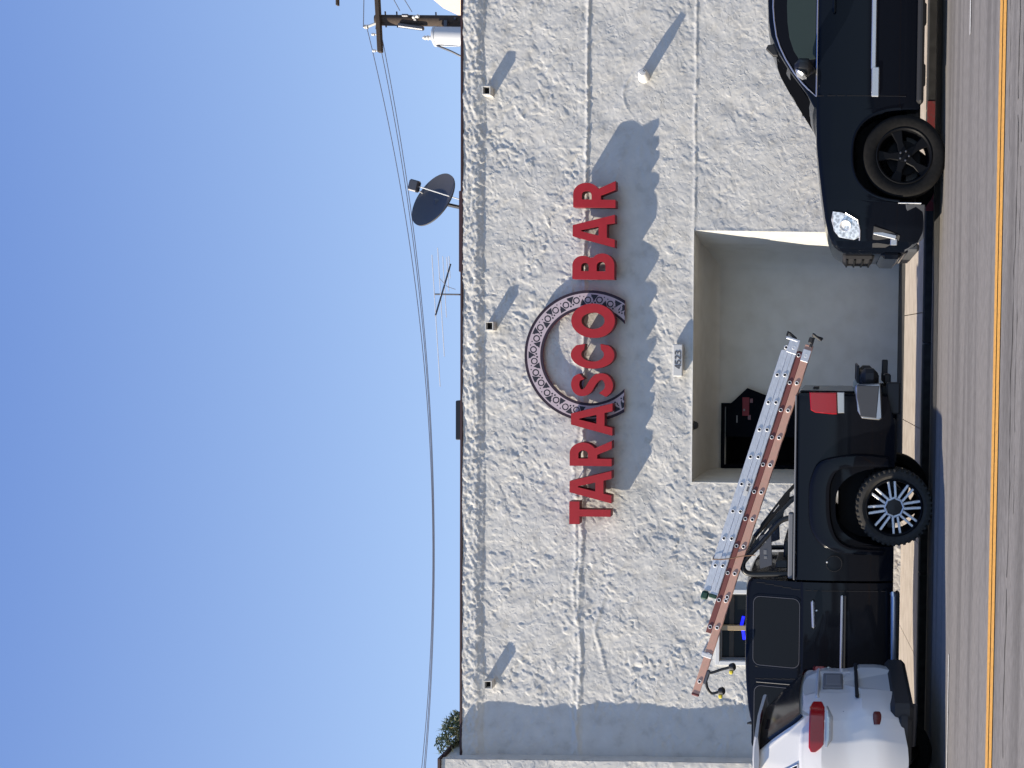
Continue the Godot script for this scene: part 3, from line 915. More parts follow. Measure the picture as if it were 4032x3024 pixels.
func front_pickup() -> void:
	var t := thing("pickup_truck", "glossy black pickup seen from hood to cab with five-spoke black wheel, nearest the right edge", "pickup truck", Vector3(3.6, 0, 3.73), "pickups parked along the kerb")
	var px := 3.6
	var top_pts := [Vector2(.93, 1.02), Vector2(.965, 1.10), Vector2(1.01, 1.15), Vector2(1.13, 1.197), Vector2(1.28, 1.232), Vector2(1.52, 1.268), Vector2(1.77, 1.30), Vector2(2.01, 1.327), Vector2(2.36, 1.34), Vector2(4.95, 1.345)]
	var half := func(x: float) -> float: return curve([Vector2(.93, .74), Vector2(.97, .82), Vector2(1.05, .895), Vector2(1.2, .955), Vector2(1.45, .99), Vector2(1.8, 1.0), Vector2(9, 1.0)], x + px)
	var inset := func(y: float) -> float: return curve([Vector2(.2, .05), Vector2(.32, .012), Vector2(.5, .0), Vector2(.68, .004), Vector2(.72, .0), Vector2(.98, .006), Vector2(1.18, .02), Vector2(1.34, .045)], y)
	var top := func(x: float) -> float: return curve(top_pts, x + px)
	var bot := func(x: float) -> float:
		var w := x + px
		var base := curve([Vector2(.93, .40), Vector2(.98, .31), Vector2(1.06, .25), Vector2(1.15, .215), Vector2(1.42, .215), Vector2(1.44, .26), Vector2(2.3, .28), Vector2(9, .28)], w)
		return maxf(base, maxf(arch(w, 1.925, .47, .36, .60), arch(w, 5.50, .47, .36, .60)))
	var xs := stations(.93 - px, 4.95 - px, .12, [[.93 - px, 1.5 - px, .03], [1.44 - px, 2.41 - px, .02]])
	obj("body", body_mb(xs, top, bot, half, 0, .055, inset, .015), M.navy, t, 28)
	xs = stations(4.98 - px, 6.85 - px, .12, [[5.01 - px, 5.99 - px, .02]])
	obj("bed", body_mb(xs, func(_x): return 1.35, bot, half, 0, .04, inset, .0), M.navy, t, 28)
	var skin := func(p: Vector2) -> float: return half.call(p.x) - inset.call(p.y)
	var roof_pts := [Vector2(2.41, 1.36), Vector2(2.55, 1.432), Vector2(2.69, 1.532), Vector2(2.835, 1.635), Vector2(3.04, 1.760), Vector2(3.19, 1.825), Vector2(3.336, 1.850), Vector2(3.6, 1.862), Vector2(4.5, 1.86), Vector2(4.68, 1.83), Vector2(4.95, 1.36)]
	var gi := func(y: float) -> float: return .06 + maxf(0.0, y - 1.33) * .36
	var g_top := func(x: float) -> float: return curve(roof_pts, x + px)
	var gx := stations(2.41 - px, 4.95 - px, .1, [[2.41 - px, 3.4 - px, .04], [4.5 - px, 4.95 - px, .04]])
	obj("cab", body_mb(gx, g_top, func(_x): return 1.30, func(_x): return 1.0, 0, .06, gi, .03), M.navy, t, 28)
	var gskin := func(p: Vector2) -> float: return 1.0 - gi.call(p.y)
	# windows
	var chrome := [Vector2(4.30, 1.79), Vector2(3.47, 1.801), Vector2(3.329, 1.789), Vector2(3.166, 1.763), Vector2(3.046, 1.722), Vector2(2.919, 1.660), Vector2(2.777, 1.572), Vector2(2.673, 1.492), Vector2(2.602, 1.427), Vector2(2.515, 1.335), Vector2(3.4, 1.335), Vector2(4.30, 1.335)]
	for s in [1.0, -1.0]:
		var loc := []
		for p in chrome: loc.append(p - Vector2(px, 0))
		var b := Mb.new()
		b.prism(PackedVector2Array(loc), -.015, .004, Transform3D(Basis(Vector3(1, 0, 0), Vector3.UP, Vector3(0, 0, s)), Vector3.ZERO), 0, [], gskin)
		var win := obj("side_window", b, M.window_band, t)
		var path := []
		for p in loc: path.append(Vector3(p.x, p.y, s * (gskin.call(p) + .006)))
		path.append(path[0])
		b = Mb.new(); b.tube(path, .0085, 6, false); obj("window_trim", b, M.chrome, win)
		for q in [[[3.47, 1.655], [3.30, 1.648], [3.14, 1.625], [3.0, 1.578], [2.90, 1.515], [2.90, 1.35], [3.62, 1.35], [3.62, 1.65]], [[3.70, 1.65], [3.70, 1.35], [4.22, 1.35], [4.22, 1.64]]]:
			var pl := PackedVector2Array()
			for p in q: pl.append(Vector2(p[0] - px, p[1] + .0))
			b = Mb.new(); b.prism(pl, -.01, .009, Transform3D(Basis(Vector3(1, 0, 0), Vector3.UP, Vector3(0, 0, s)), Vector3.ZERO), .002, [], gskin)
			obj("glass", b, M.glass_green, win)
		# mirror on a short arm
		b = Mb.new(); b.box(Vector3(2.77 - px, 1.46, s * 1.10), Vector3(.16, .19, .22), .05); b.tube([Vector3(2.78 - px, 1.38, s * .94), Vector3(2.78 - px, 1.40, s * 1.06)], .035, 8)
		var mir := obj("wing_mirror", b, M.black_metal, t, 50)
		b = Mb.new(); b.box(Vector3(2.70 - px, 1.49, s * 1.12), Vector3(.06, .12, .19), .028, Basis(Vector3(0, 0, 1), -.5)); obj("mirror_cap", b, M.chrome, mir, 50)
		# moulding, running board, door seams, handles
		b = Mb.new(); b.box(Vector3(3.78 - px, .755, s * 1.004), Vector3(1.98, .050, .022), .008); b.next(); b.box(Vector3(2.66 - px, .735, s * 1.006), Vector3(.30, .078, .026), .008)
		obj("side_moulding", b, M.chrome, t)
		b = Mb.new(); b.box(Vector3(3.7 - px, .275, s * .97), Vector3(2.5, .07, .16), .025)
		for k in 4: b.box(Vector3(2.75 + k * .62 - px, .245, s * .93), Vector3(.22, .05, .12), .015)
		obj("running_board", b, M.black_plastic, t)
		for q in [2.52, 3.66, 4.42]:
			b = Mb.new()
			for k in 9:
				var y := .42 + k * .1
				var z: float = skin.call(Vector2(q - px, y + .05))
				b.box(Vector3(q - px, y + .05, s * (z - .003)), Vector3(.006, .102, .010))
			obj("door_seam", b, M.black_void, t)
		for q in [3.46, 4.28]:
			b = Mb.new(); b.box(Vector3(q - px, 1.165, s * 1.005), Vector3(.22, .034, .03), .012); obj("door_handle", b, M.navy, t)
		# lamps at the front corner
		var hl := []
		for p in [[1.345, 1.15], [1.335, 1.06], [1.27, .915], [1.20, .872], [1.09, .86], [1.06, .93], [1.085, 1.08], [1.15, 1.135], [1.26, 1.165]]: hl.append(Vector2(p[0] - px, p[1]))
		b = Mb.new(); b.prism(PackedVector2Array(hl), -.03, .010, Transform3D(Basis(Vector3(1, 0, 0), Vector3.UP, Vector3(0, 0, s)), Vector3.ZERO), .004, [], skin)
		var lamp := obj("headlight", b, M.lamp_facets, t)
		for k in 1:
			var lx := 1.20
			b = Mb.new(); b.lathe([Vector2(0, -.004), Vector2(.042, 0), Vector2(.056, .012), Vector2(.06, .012), Vector2(.06, -.01)], Vector3(lx - px, 1.02, s * (skin.call(Vector2(lx - px, .985)) + .004)), Vector3(-.35, 0, s).normalized(), 18, false); obj("lamp_bowl", b, M.bright_alu, lamp)
		b = Mb.new(); b.tube([Vector3(1.055 - px, .87, s * (skin.call(Vector2(1.055 - px, .87)) + .008)), Vector3(1.15 - px, .868, s * (skin.call(Vector2(1.15 - px, .868)) + .010)), Vector3(1.26 - px, .893, s * (skin.call(Vector2(1.26 - px, .893)) + .010)), Vector3(1.33 - px, 1.02, s * (skin.call(Vector2(1.33 - px, 1.02)) + .010))], .007, 6); obj("lamp_trim", b, M.chrome, lamp)
		var fg := []
		for p in [[1.20, .725], [1.10, .735], [.99, .735], [.99, .60], [1.06, .46], [1.11, .45], [1.15, .55]]: fg.append(Vector2(p[0] - px, p[1]))
		b = Mb.new(); b.prism(PackedVector2Array(fg), -.03, .008, Transform3D(Basis(Vector3(1, 0, 0), Vector3.UP, Vector3(0, 0, s)), Vector3.ZERO), .003, [], skin)
		var fog := obj("fog_lamp", b, M.black_plastic, t)
		b = Mb.new(); b.box(Vector3(1.115 - px, .61, s * (skin.call(Vector2(1.115 - px, .61)) + .012)), Vector3(.045, .24, .014), .005, Basis(Vector3(0, 0, 1), -.22)); b.box(Vector3(1.045 - px, .515, s * (skin.call(Vector2(1.045 - px, .515)) + .012)), Vector3(.07, .07, .014), .006)
		obj("fog_lens", b, M.chrome, fog)
		# arch lip
		var path2 := []
		for k in 25:
			var q := 1.925 + .468 * cos(PI - PI * k / 24.0)
			path2.append(Vector3(q - px, maxf(bot.call(q - px), .30), s * (half.call(q - px) - .002)))
		b = Mb.new(); b.tube(path2, .014, 6); obj("arch_lip", b, M.navy, t)
	# front: grille, bumper, air dam
	var b := Mb.new(); b.box(Vector3(.935 - px, .87, 0), Vector3(.09, .34, 1.18), .03); 
	var gr := obj("grille", b, M.black_void, t)
	for k in 4:
		b = Mb.new(); b.box(Vector3(.885 - px, .74 + k * .085, 0), Vector3(.03, .022, 1.1), .008); obj("grille_bar", b, M.wheel_black, gr)
	b = Mb.new(); b.box(Vector3(.93 - px, .53, 0), Vector3(.10, .22, 1.55), .04); obj("bumper", b, M.navy, t)
	b = Mb.new()
	for s in [1.0, -1.0]:
		b.next()
		b.prism(PackedVector2Array([Vector2(.95 - px, .40), Vector2(1.0 - px, .31), Vector2(1.09 - px, .205), Vector2(1.43 - px, .20), Vector2(1.43 - px, .40)]), -.01, .012, Transform3D(Basis(Vector3(1, 0, 0), Vector3.UP, Vector3(0, 0, s)), Vector3.ZERO), .006, [], skin)
	b.next(); b.box(Vector3(1.0 - px, .31, 0), Vector3(.1, .14, 1.66), .03)
	obj("air_dam", b, M.dim_grey, t)
	b = Mb.new(); b.box(Vector3(1.437 - px, .36, .975), Vector3(.012, .24, .03), .004); obj("splash_guard", b, M.can_grey, t)
	b = Mb.new(); b.prism(PackedVector2Array([Vector2(3.02 - px, 1.74), Vector2(3.14 - px, 1.80), Vector2(3.13 - px, 1.865), Vector2(3.09 - px, 1.885), Vector2(3.02 - px, 1.81)]), -.03, .03, Transform3D(Basis.IDENTITY, Vector3(0, 0, .56)), .006); obj("marker_lamp", b, M.black_plastic, t)
	# windscreen
	b = Mb.new()
	var ring := []
	for q in [[2.48, 1.395], [2.69, 1.535], [2.87, 1.657], [3.04, 1.760]]:
		var zz: float = 1.0 - gi.call(q[1]) - .09
		ring.append(PackedVector3Array([Vector3(q[0] - px - .002, q[1] + .003, zz), Vector3(q[0] - px - .004, q[1] + .022, zz * .6), Vector3(q[0] - px - .004, q[1] + .034, 0), Vector3(q[0] - px - .004, q[1] + .022, -zz * .6), Vector3(q[0] - px - .002, q[1] + .003, -zz)]))
	b.loft(ring, false, false); obj("windscreen", b, M.windscreen, t, 50)
	for c in [1.925, 5.5]:
		b = Mb.new(); b.box(Vector3(c - px, .60, 0), Vector3(.90, .66, 1.16), .02); obj("wheel_housing", b, M.black_void, t)
	b = Mb.new(); b.box(Vector3(3.75 - px, .33, 0), Vector3(4.2, .16, 1.5), .02); obj("chassis", b, M.black_metal, t)
	for s in [1.0, -1.0]:
		wheel(t, Vector3(1.92 - px, .425 if s > 0 else .37, s * .86), s, .425, .27, .285, "five" if s > 0 else "far")
		wheel(t, Vector3(5.50 - px, .425 if s > 0 else .37, s * .86), s, .425, .27, .285, "five" if s > 0 else "far")

func rack_pickup() -> void:
	var px := -3.4; var zc := 2.94
	var t := thing("pickup_truck", "black crew-cab pickup with a bed rack, fender flares and silver double-spoke wheel", "pickup truck", Vector3(px, 0, zc), "pickups parked along the kerb")
	var half := func(x: float) -> float: return curve([Vector2(-6.25, .80), Vector2(-6.1, .90), Vector2(-5.8, .96), Vector2(-.66, .96), Vector2(-.60, .95), Vector2(-.575, .925)], x + px)
	var inset := func(y: float) -> float: return curve([Vector2(.4, .05), Vector2(.6, .012), Vector2(.9, .0), Vector2(1.0, .002), Vector2(1.2, .0), Vector2(1.42, .02), Vector2(1.54, .035)], y)
	var skin := func(p: Vector2) -> float: return half.call(p.x) - inset.call(p.y)
	var bot := func(x: float) -> float:
		var w := x + px
		return maxf(curve([Vector2(-6.2, .40), Vector2(-2.7, .42), Vector2(-.9, .43), Vector2(-.6, .52)], w), maxf(arch(w, -1.83, .44, .42, .66), arch(w, -5.50, .44, .42, .62)))
	# bed
	var xs := stations(-2.665 - px, -.575 - px, .12, [[-2.28 - px, -1.38 - px, .02], [-.7 - px, -.575 - px, .02]])
	obj("bed", body_mb(xs, func(x: float): return curve([Vector2(-2.67, 1.515), Vector2(-.6, 1.527), Vector2(-.575, 1.515)], x + px), bot, half, 0, .03, inset, -.02), M.charcoal, t, 28)
	# cab with hood
	xs = stations(-6.25 - px, -2.69 - px, .12, [[-5.95 - px, -5.05 - px, .02]])
	obj("cab_body", body_mb(xs, func(x: float): return curve([Vector2(-6.25, 1.20), Vector2(-6.1, 1.30), Vector2(-5.6, 1.37), Vector2(-5.0, 1.44), Vector2(-2.69, 1.46)], x + px), bot, half, 0, .04, inset, .03), M.charcoal, t, 28)
	var gi := func(y: float) -> float: return .03 + maxf(0.0, y - 1.40) * .26
	var rp := [Vector2(-5.05, 1.46), Vector2(-4.9, 1.60), Vector2(-4.62, 1.86), Vector2(-4.474, 1.965), Vector2(-4.35, 2.01), Vector2(-4.195, 2.045), Vector2(-3.9, 2.075), Vector2(-3.576, 2.088), Vector2(-3.1, 2.085), Vector2(-2.80, 2.078), Vector2(-2.73, 2.06), Vector2(-2.70, 2.03)]
	var gx := stations(-5.05 - px, -2.695 - px, .1, [[-5.05 - px, -4.1 - px, .04], [-2.85 - px, -2.695 - px, .015]])
	obj("cab", body_mb(gx, func(x: float): return curve(rp, x + px), func(_x): return 1.38, func(_x): return .96, 0, .07, gi, .03), M.charcoal, t, 28)
	var gskin := func(p: Vector2) -> float: return .96 - gi.call(p.y)
	var rounded := func(x0: float, x1: float, y0: float, y1: float, r: float, lean: float) -> PackedVector2Array:
		var o := PackedVector2Array()
		for c in [[x1 - r, y1 - r, 0.0], [x0 + r, y1 - r, 1.0], [x0 + r, y0 + r, 2.0], [x1 - r, y0 + r, 3.0]]:
			for k in 5:
				var a: float = PI * .5 * (c[2] + k / 4.0)
				o.append(Vector2(c[0] + r * cos(a) - px + lean * (y1 - c[1]), c[1] + r * sin(a)))
		return o
	for s in [1.0, -1.0]:
		var m := Transform3D(Basis(Vector3(1, 0, 0), Vector3.UP, Vector3(0, 0, s)), Vector3.ZERO)
		var b := Mb.new()
		for w in [[-3.70, -2.86, 1.44, 2.02], [-4.66, -3.88, 1.44, 2.0]]:
			b = Mb.new(); b.prism(rounded.call(w[0], w[1], w[2], w[3], .09, 0.0), -.02, .006, m, .004, [], gskin)
			var win := obj("side_window", b, M.charcoal, t)
			b = Mb.new(); b.prism(rounded.call(w[0] + .035, w[1] - .035, w[2] + .03, w[3] - .035, .07, 0.0), -.015, .010, m, .002, [], gskin)
			obj("glass", b, M.glass, win)
			var path := []
			for p in rounded.call(w[0] + .028, w[1] - .028, w[2] + .024, w[3] - .028, .075, 0.0): path.append(Vector3(p.x, p.y, s * (gskin.call(p) + .007)))
			path.append(path[0])
			b = Mb.new(); b.tube(path, .005, 5, false); obj("window_seal", b, M.steel_dark, win)
		# door seams
		for q in [-2.78, -3.80, -4.80]:
			b = Mb.new()
			for k in 10:
				var y := .50 + k * .09
				b.box(Vector3(q - px, y + .045, s * (skin.call(Vector2(q - px, y + .045)) - .003)), Vector3(.007, .092, .010))
			for k in 5:
				var y := 1.46 + k * .1
				b.box(Vector3(q - px + (.012 if q > -3 else -.008) * k, y + .05, s * (gskin.call(Vector2(q, y + .05)) - .002)), Vector3(.007, .104, .010), 0, Basis(Vector3(1, 0, 0), -s * .26))
			obj("door_seam", b, M.black_void, t)
		# bright strips that catch the sky along the pillars
		b = Mb.new(); b.tube([Vector3(-3.862 - px, 1.50, s * (gskin.call(Vector2(0, 1.50)) + .006)), Vector3(-3.868 - px, 1.95, s * (gskin.call(Vector2(0, 1.95)) + .006))], .006, 6); obj("pillar_trim", b, M.dim_grey, t)
		for q in [-3.04, -4.05]:
			b = Mb.new(); b.box(Vector3(q - px, 1.312, s * .985), Vector3(.31, .036, .036), .014, Basis(Vector3(0, 0, 1), .05)); b.box(Vector3(q + .04 - px, 1.275, s * .972), Vector3(.02, .03, .02), .006)
			obj("door_handle", b, M.chrome, t)
		b = Mb.new(); b.box(Vector3(-3.32 - px, .99, s * .966), Vector3(.99, .032, .026), .010); b.next(); b.box(Vector3(-4.3 - px, .985, s * .966), Vector3(.9, .032, .026), .010)
		obj("side_moulding", b, M.chrome, t)
		b = Mb.new(); b.box(Vector3(-3.32 - px, .955, s * .962), Vector3(.99, .03, .02), .008); obj("moulding_base", b, M.black_plastic, t)
		b = Mb.new(); b.tube([Vector3(-2.79 - px, .425, s * 1.0), Vector3(-2.81 - px, .42, s * 1.03), Vector3(-4.75 - px, .39, s * 1.03), Vector3(-4.78 - px, .395, s * 1.0)], .036, 10)
		obj("running_board", b, M.chrome, t, 50)
		b = Mb.new(); b.box(Vector3(-3.78 - px, .375, s * .95), Vector3(2.0, .05, .16), .015); obj("step_plate", b, M.black_plastic, t)
		# fender flares over the wheels
		for cx in [0.0, -3.67]:
			var po := [[-1.26, .50], [-1.235, .80], [-1.262, 1.05], [-1.333, 1.27], [-1.518, 1.362], [-1.70, 1.383], [-2.033, 1.368], [-2.225, 1.275], [-2.325, 1.125], [-2.358, .96], [-2.372, .54]]
			var pi_ := [[-1.375, .50], [-1.375, .78], [-1.39, .95], [-1.43, 1.06], [-1.56, 1.125], [-1.70, 1.138], [-1.96, 1.125], [-2.16, 1.06], [-2.255, .95], [-2.290, .80], [-2.305, .54]]
			var rings := []
			var A := []; var B := []
			for p in po: A.append(Vector3(p[0] + cx - px, p[1], 0))
			for p in pi_: B.append(Vector3(p[0] + cx - px, p[1], 0))
			A = smooth(A, 5); B = smooth(B, 5)
			for k in A.size():
				var z0: float = skin.call(Vector2(A[k].x, A[k].y))
				var ring := PackedVector3Array()
				for q in [[0.0, -.03], [0.0, .012], [.06, .045], [.25, .072], [.75, .082], [.95, .076], [1.0, .055], [1.0, -.10], [.5, -.10]]:
					var p: Vector3 = A[k].lerp(B[k], q[0])
					ring.append(Vector3(p.x, p.y, s * (z0 + q[1])))
				rings.append(ring)
			b = Mb.new(); b.loft(rings, true); obj("fender_flare", b, M.charcoal, t, 40)
	var b := Mb.new()
	for c in [-1.83, -5.5]:
		b = Mb.new(); b.box(Vector3(c - px, .72, 0), Vector3(.84, .66, 1.1), .02); obj("wheel_housing", b, M.black_void, t)
	b = Mb.new()
	var gp := []
	for k in 25: gp.append(Vector3(-2.47 - px + .088 * cos(TAU * k / 24), 1.085 + .088 * sin(TAU * k / 24), .963))
	b.tube(gp, .0045, 5, false)
	var cap := obj("fuel_door", b, M.black_void, t)
	b = Mb.new(); b.box(Vector3(-2.455 - px, 1.165, .966), Vector3(.018, .018, .012), .004); obj("highlight_dot", b, M.bright_alu, cap)  # bright block standing in for a highlight on the fuel door
	# bed rail caps
	b = Mb.new()
	for s in [1.0, -1.0]: b.next(); b.box(Vector3(-1.63 - px, 1.532, s * .885), Vector3(2.07, .022, .13), .008)
	obj("rail_cap", b, M.grey_paint, t)
	# tail lamps, tailgate, bumper
	for s in [1.0, -1.0]:
		var m := Transform3D(Basis(Vector3(1, 0, 0), Vector3.UP, Vector3(0, 0, s)), Vector3.ZERO)
		b = Mb.new(); b.prism(PackedVector2Array([Vector2(-.560 - px, 1.385), Vector2(-.757 - px, 1.37), Vector2(-.785 - px, 1.32), Vector2(-.802 - px, 1.13), Vector2(-.800 - px, 1.075), Vector2(-.560 - px, 1.085)]), -.06, .012, m, .008, [], func(_p): return .955)
		var lamp := obj("tail_lamp", b, M.lamp_red, t)
		b = Mb.new(); b.prism(PackedVector2Array([Vector2(-.556 - px, 1.077), Vector2(-.788 - px, 1.067), Vector2(-.785 - px, .995), Vector2(-.556 - px, 1.0)]), -.06, .012, m, .006, [], func(_p): return .955)
		obj("reverse_lens", b, M.lamp_clear, lamp)
	b = Mb.new(); b.box(Vector3(-.566 - px, 1.19, 0), Vector3(.03, .62, 1.5), .012); obj("tailgate", b, M.charcoal, t)
	b = Mb.new(); b.box(Vector3(-.545 - px, 1.33, 0), Vector3(.02, .07, .26), .008); obj("tailgate_handle", b, M.black_plastic, t)
	for s in [1.0, -1.0]:
		b = Mb.new(); b.prism(PackedVector2Array([Vector2(-.47 - px, .86), Vector2(-.50 - px, .88), Vector2(-.76 - px, .855), Vector2(-.845 - px, .80), Vector2(-.86 - px, .61), Vector2(-.84 - px, .575), Vector2(-.45 - px, .60)]), -.10, .045, Transform3D(Basis(Vector3(1, 0, 0), Vector3.UP, Vector3(0, 0, s)), Vector3(0, 0, s * .92)), .012); 
		var bc := obj("bumper_corner", b, M.metal, t)
		b = Mb.new(); b.prism(PackedVector2Array([Vector2(-.475 - px, .862), Vector2(-.60 - px, .862), Vector2(-.825 - px, .815), Vector2(-.842 - px, .64), Vector2(-.475 - px, .612)]), .03, .052, Transform3D(Basis(Vector3(1, 0, 0), Vector3.UP, Vector3(0, 0, s)), Vector3(0, 0, s * .92)), .008); obj("bumper_insert", b, M.dim_grey, bc)
		b = Mb.new(); b.box(Vector3(-.375 - px, .72, s * .72), Vector3(.17, .19, .34), .05); obj("bumper_cap", b, M.black_plastic, t)
	b = Mb.new(); b.box(Vector3(-.42 - px, .72, 0), Vector3(.16, .22, 1.5), .03); b.next(); b.box(Vector3(-.36 - px, .845, 0), Vector3(.2, .03, 1.4), .008)
	obj("bumper", b, M.black_plastic, t)
	b = Mb.new(); b.box(Vector3(-.42 - px, .50, 0), Vector3(.12, .08, .9), .015); b.box(Vector3(-.33 - px, .52, .1), Vector3(.26, .07, .07), .01); obj("tow_hitch", b, M.black_metal, t)
	b = Mb.new(); b.box(Vector3(-.62 - px, .45, .82), Vector3(.36, .16, .1), .02); b.next(); b.box(Vector3(-1.1 - px, .455, .84), Vector3(.5, .10, .1), .02); obj("lower_valance", b, M.black_plastic, t)
	# chassis underneath
	b = Mb.new()
	for s in [1.0, -1.0]: b.next(); b.box(Vector3(-3.2 - px, .50, s * .48), Vector3(5.4, .14, .09), .01)
	b.next(); b.tube([Vector3(-1.83 - px, .44, -.7), Vector3(-1.83 - px, .44, .7)], .07, 10); b.tube([Vector3(-1.83 - px, .42, -.15), Vector3(-1.83 - px, .42, .15)], .15, 12)
	b.next(); b.box(Vector3(-3.4 - px, .46, 0), Vector3(3.8, .10, 1.5), .02)
	obj("chassis", b, M.black_metal, t)
	for s in [1.0, -1.0]:
		wheel(t, Vector3(-1.83 - px, .425 if s > 0 else .34, s * .85), s, .425, .31, .315, "mud" if s > 0 else "far")
		wheel(t, Vector3(-5.50 - px, .425 if s > 0 else .34, s * .85), s, .425, .31, .315, "mud" if s > 0 else "far")
	b = Mb.new()
	b.tube([Vector3(-4.55 - px, 1.50, .94), Vector3(-4.56 - px, 1.58, 1.04), Vector3(-4.56 - px, 1.68, 1.09)], .022, 8); b.box(Vector3(-4.57 - px, 1.75, 1.10), Vector3(.10, .30, .2), .03)
	obj("wing_mirror", b, M.black_plastic, t, 45)
	b = Mb.new(); b.tube([Vector3(-4.42 - px, 1.98, .5), Vector3(-4.455 - px, 2.07, .5)], .012, 6); b.box(Vector3(-4.45 - px, 2.02, .5), Vector3(.03, .06, .03), .008); obj("aerial", b, M.black_plastic, t)
	# bed rack: two bent-tube hoops, cross bars, side plates
	var rk := thing("bed_rack", "black bent-tube rack on the pickup bed carrying the ladders", "rack", Vector3(-2.3, 1.54, zc))
	var ox := -2.3; var oy := 1.54
	for s in [.80, -.80]:
		b = Mb.new()
		b.tube(smooth([Vector3(-1.99 - ox, 1.60 - oy, s), Vector3(-2.03 - ox, 1.70 - oy, s), Vector3(-2.14 - ox, 1.80 - oy, s), Vector3(-2.30 - ox, 1.93 - oy, s), Vector3(-2.43 - ox, 2.055 - oy, s), Vector3(-2.52 - ox, 2.115 - oy, s), Vector3(-2.60 - ox, 2.10 - oy, s), Vector3(-2.635 - ox, 2.02 - oy, s), Vector3(-2.632 - ox, 1.80 - oy, s), Vector3(-2.628 - ox, 1.585 - oy, s)], 6), .031, 10)
		obj("hoop", b, M.black_metal, rk, 50)
		b = Mb.new(); b.box(Vector3(-2.30 - ox, 1.578 - oy, s), Vector3(.74, .055, .12), .01); obj("base_plate", b, M.grey_paint, rk)
		b = Mb.new(); b.prism(PackedVector2Array([Vector2(-2.575 - ox, 1.925 - oy), Vector2(-2.20 - ox, 1.935 - oy), Vector2(-2.15 - ox, 1.80 - oy), Vector2(-2.53 - ox, 1.785 - oy)]), s - .015, s + .012, Transform3D.IDENTITY, .004)
		var pl := obj("side_plate", b, M.steel_dark, rk)
		b = Mb.new()
		for q in [[-2.26, 1.87, .03], [-2.38, 1.865, .05], [-2.44, 1.86, .03]]: b.next(); b.box(Vector3(q[0] - ox, q[1] - oy, s + .013), Vector3(q[2], .035, .005), .002)
		obj("plate_slot", b, M.grey_paint, pl)
		# flat brace running down to the rail behind the hoop
		b = Mb.new(); b.prism(PackedVector2Array([Vector2(-1.745 - ox, 1.535 - oy), Vector2(-1.79 - ox, 1.60 - oy), Vector2(-1.93 - ox, 1.73 - oy), Vector2(-2.33 - ox, 2.03 - oy), Vector2(-2.42 - ox, 2.05 - oy), Vector2(-2.30 - ox, 1.93 - oy), Vector2(-2.12 - ox, 1.77 - oy), Vector2(-2.00 - ox, 1.67 - oy), Vector2(-1.92 - ox, 1.66 - oy), Vector2(-1.83 - ox, 1.575 - oy), Vector2(-1.80 - ox, 1.535 - oy)]), s * .94 - .012, s * .94 + .012, Transform3D.IDENTITY, .003, [PackedVector2Array([Vector2(-2.10 - ox, 1.795 - oy), Vector2(-2.20 - ox, 1.88 - oy), Vector2(-2.185 - ox, 1.885 - oy), Vector2(-2.07 - ox, 1.80 - oy)])]); obj("brace", b, M.black_metal, rk)
	for q in [[-2.50, 2.11], [-2.632, 1.62], [-2.25, 1.60]]:
		b = Mb.new(); b.tube([Vector3(q[0] - ox, q[1] - oy, -.8), Vector3(q[0] - ox, q[1] - oy, .8)], .022, 10); obj("cross_bar", b, M.black_metal, rk, 50)
	b = Mb.new(); b.box(Vector3(-2.53 - ox, 1.68 - oy, .5), Vector3(.09, .13, .5), .01); b.next(); b.box(Vector3(-2.45 - ox, 1.62 - oy, .1), Vector3(.3, .10, .9), .015); obj("toolbox", b, M.black_metal, rk)

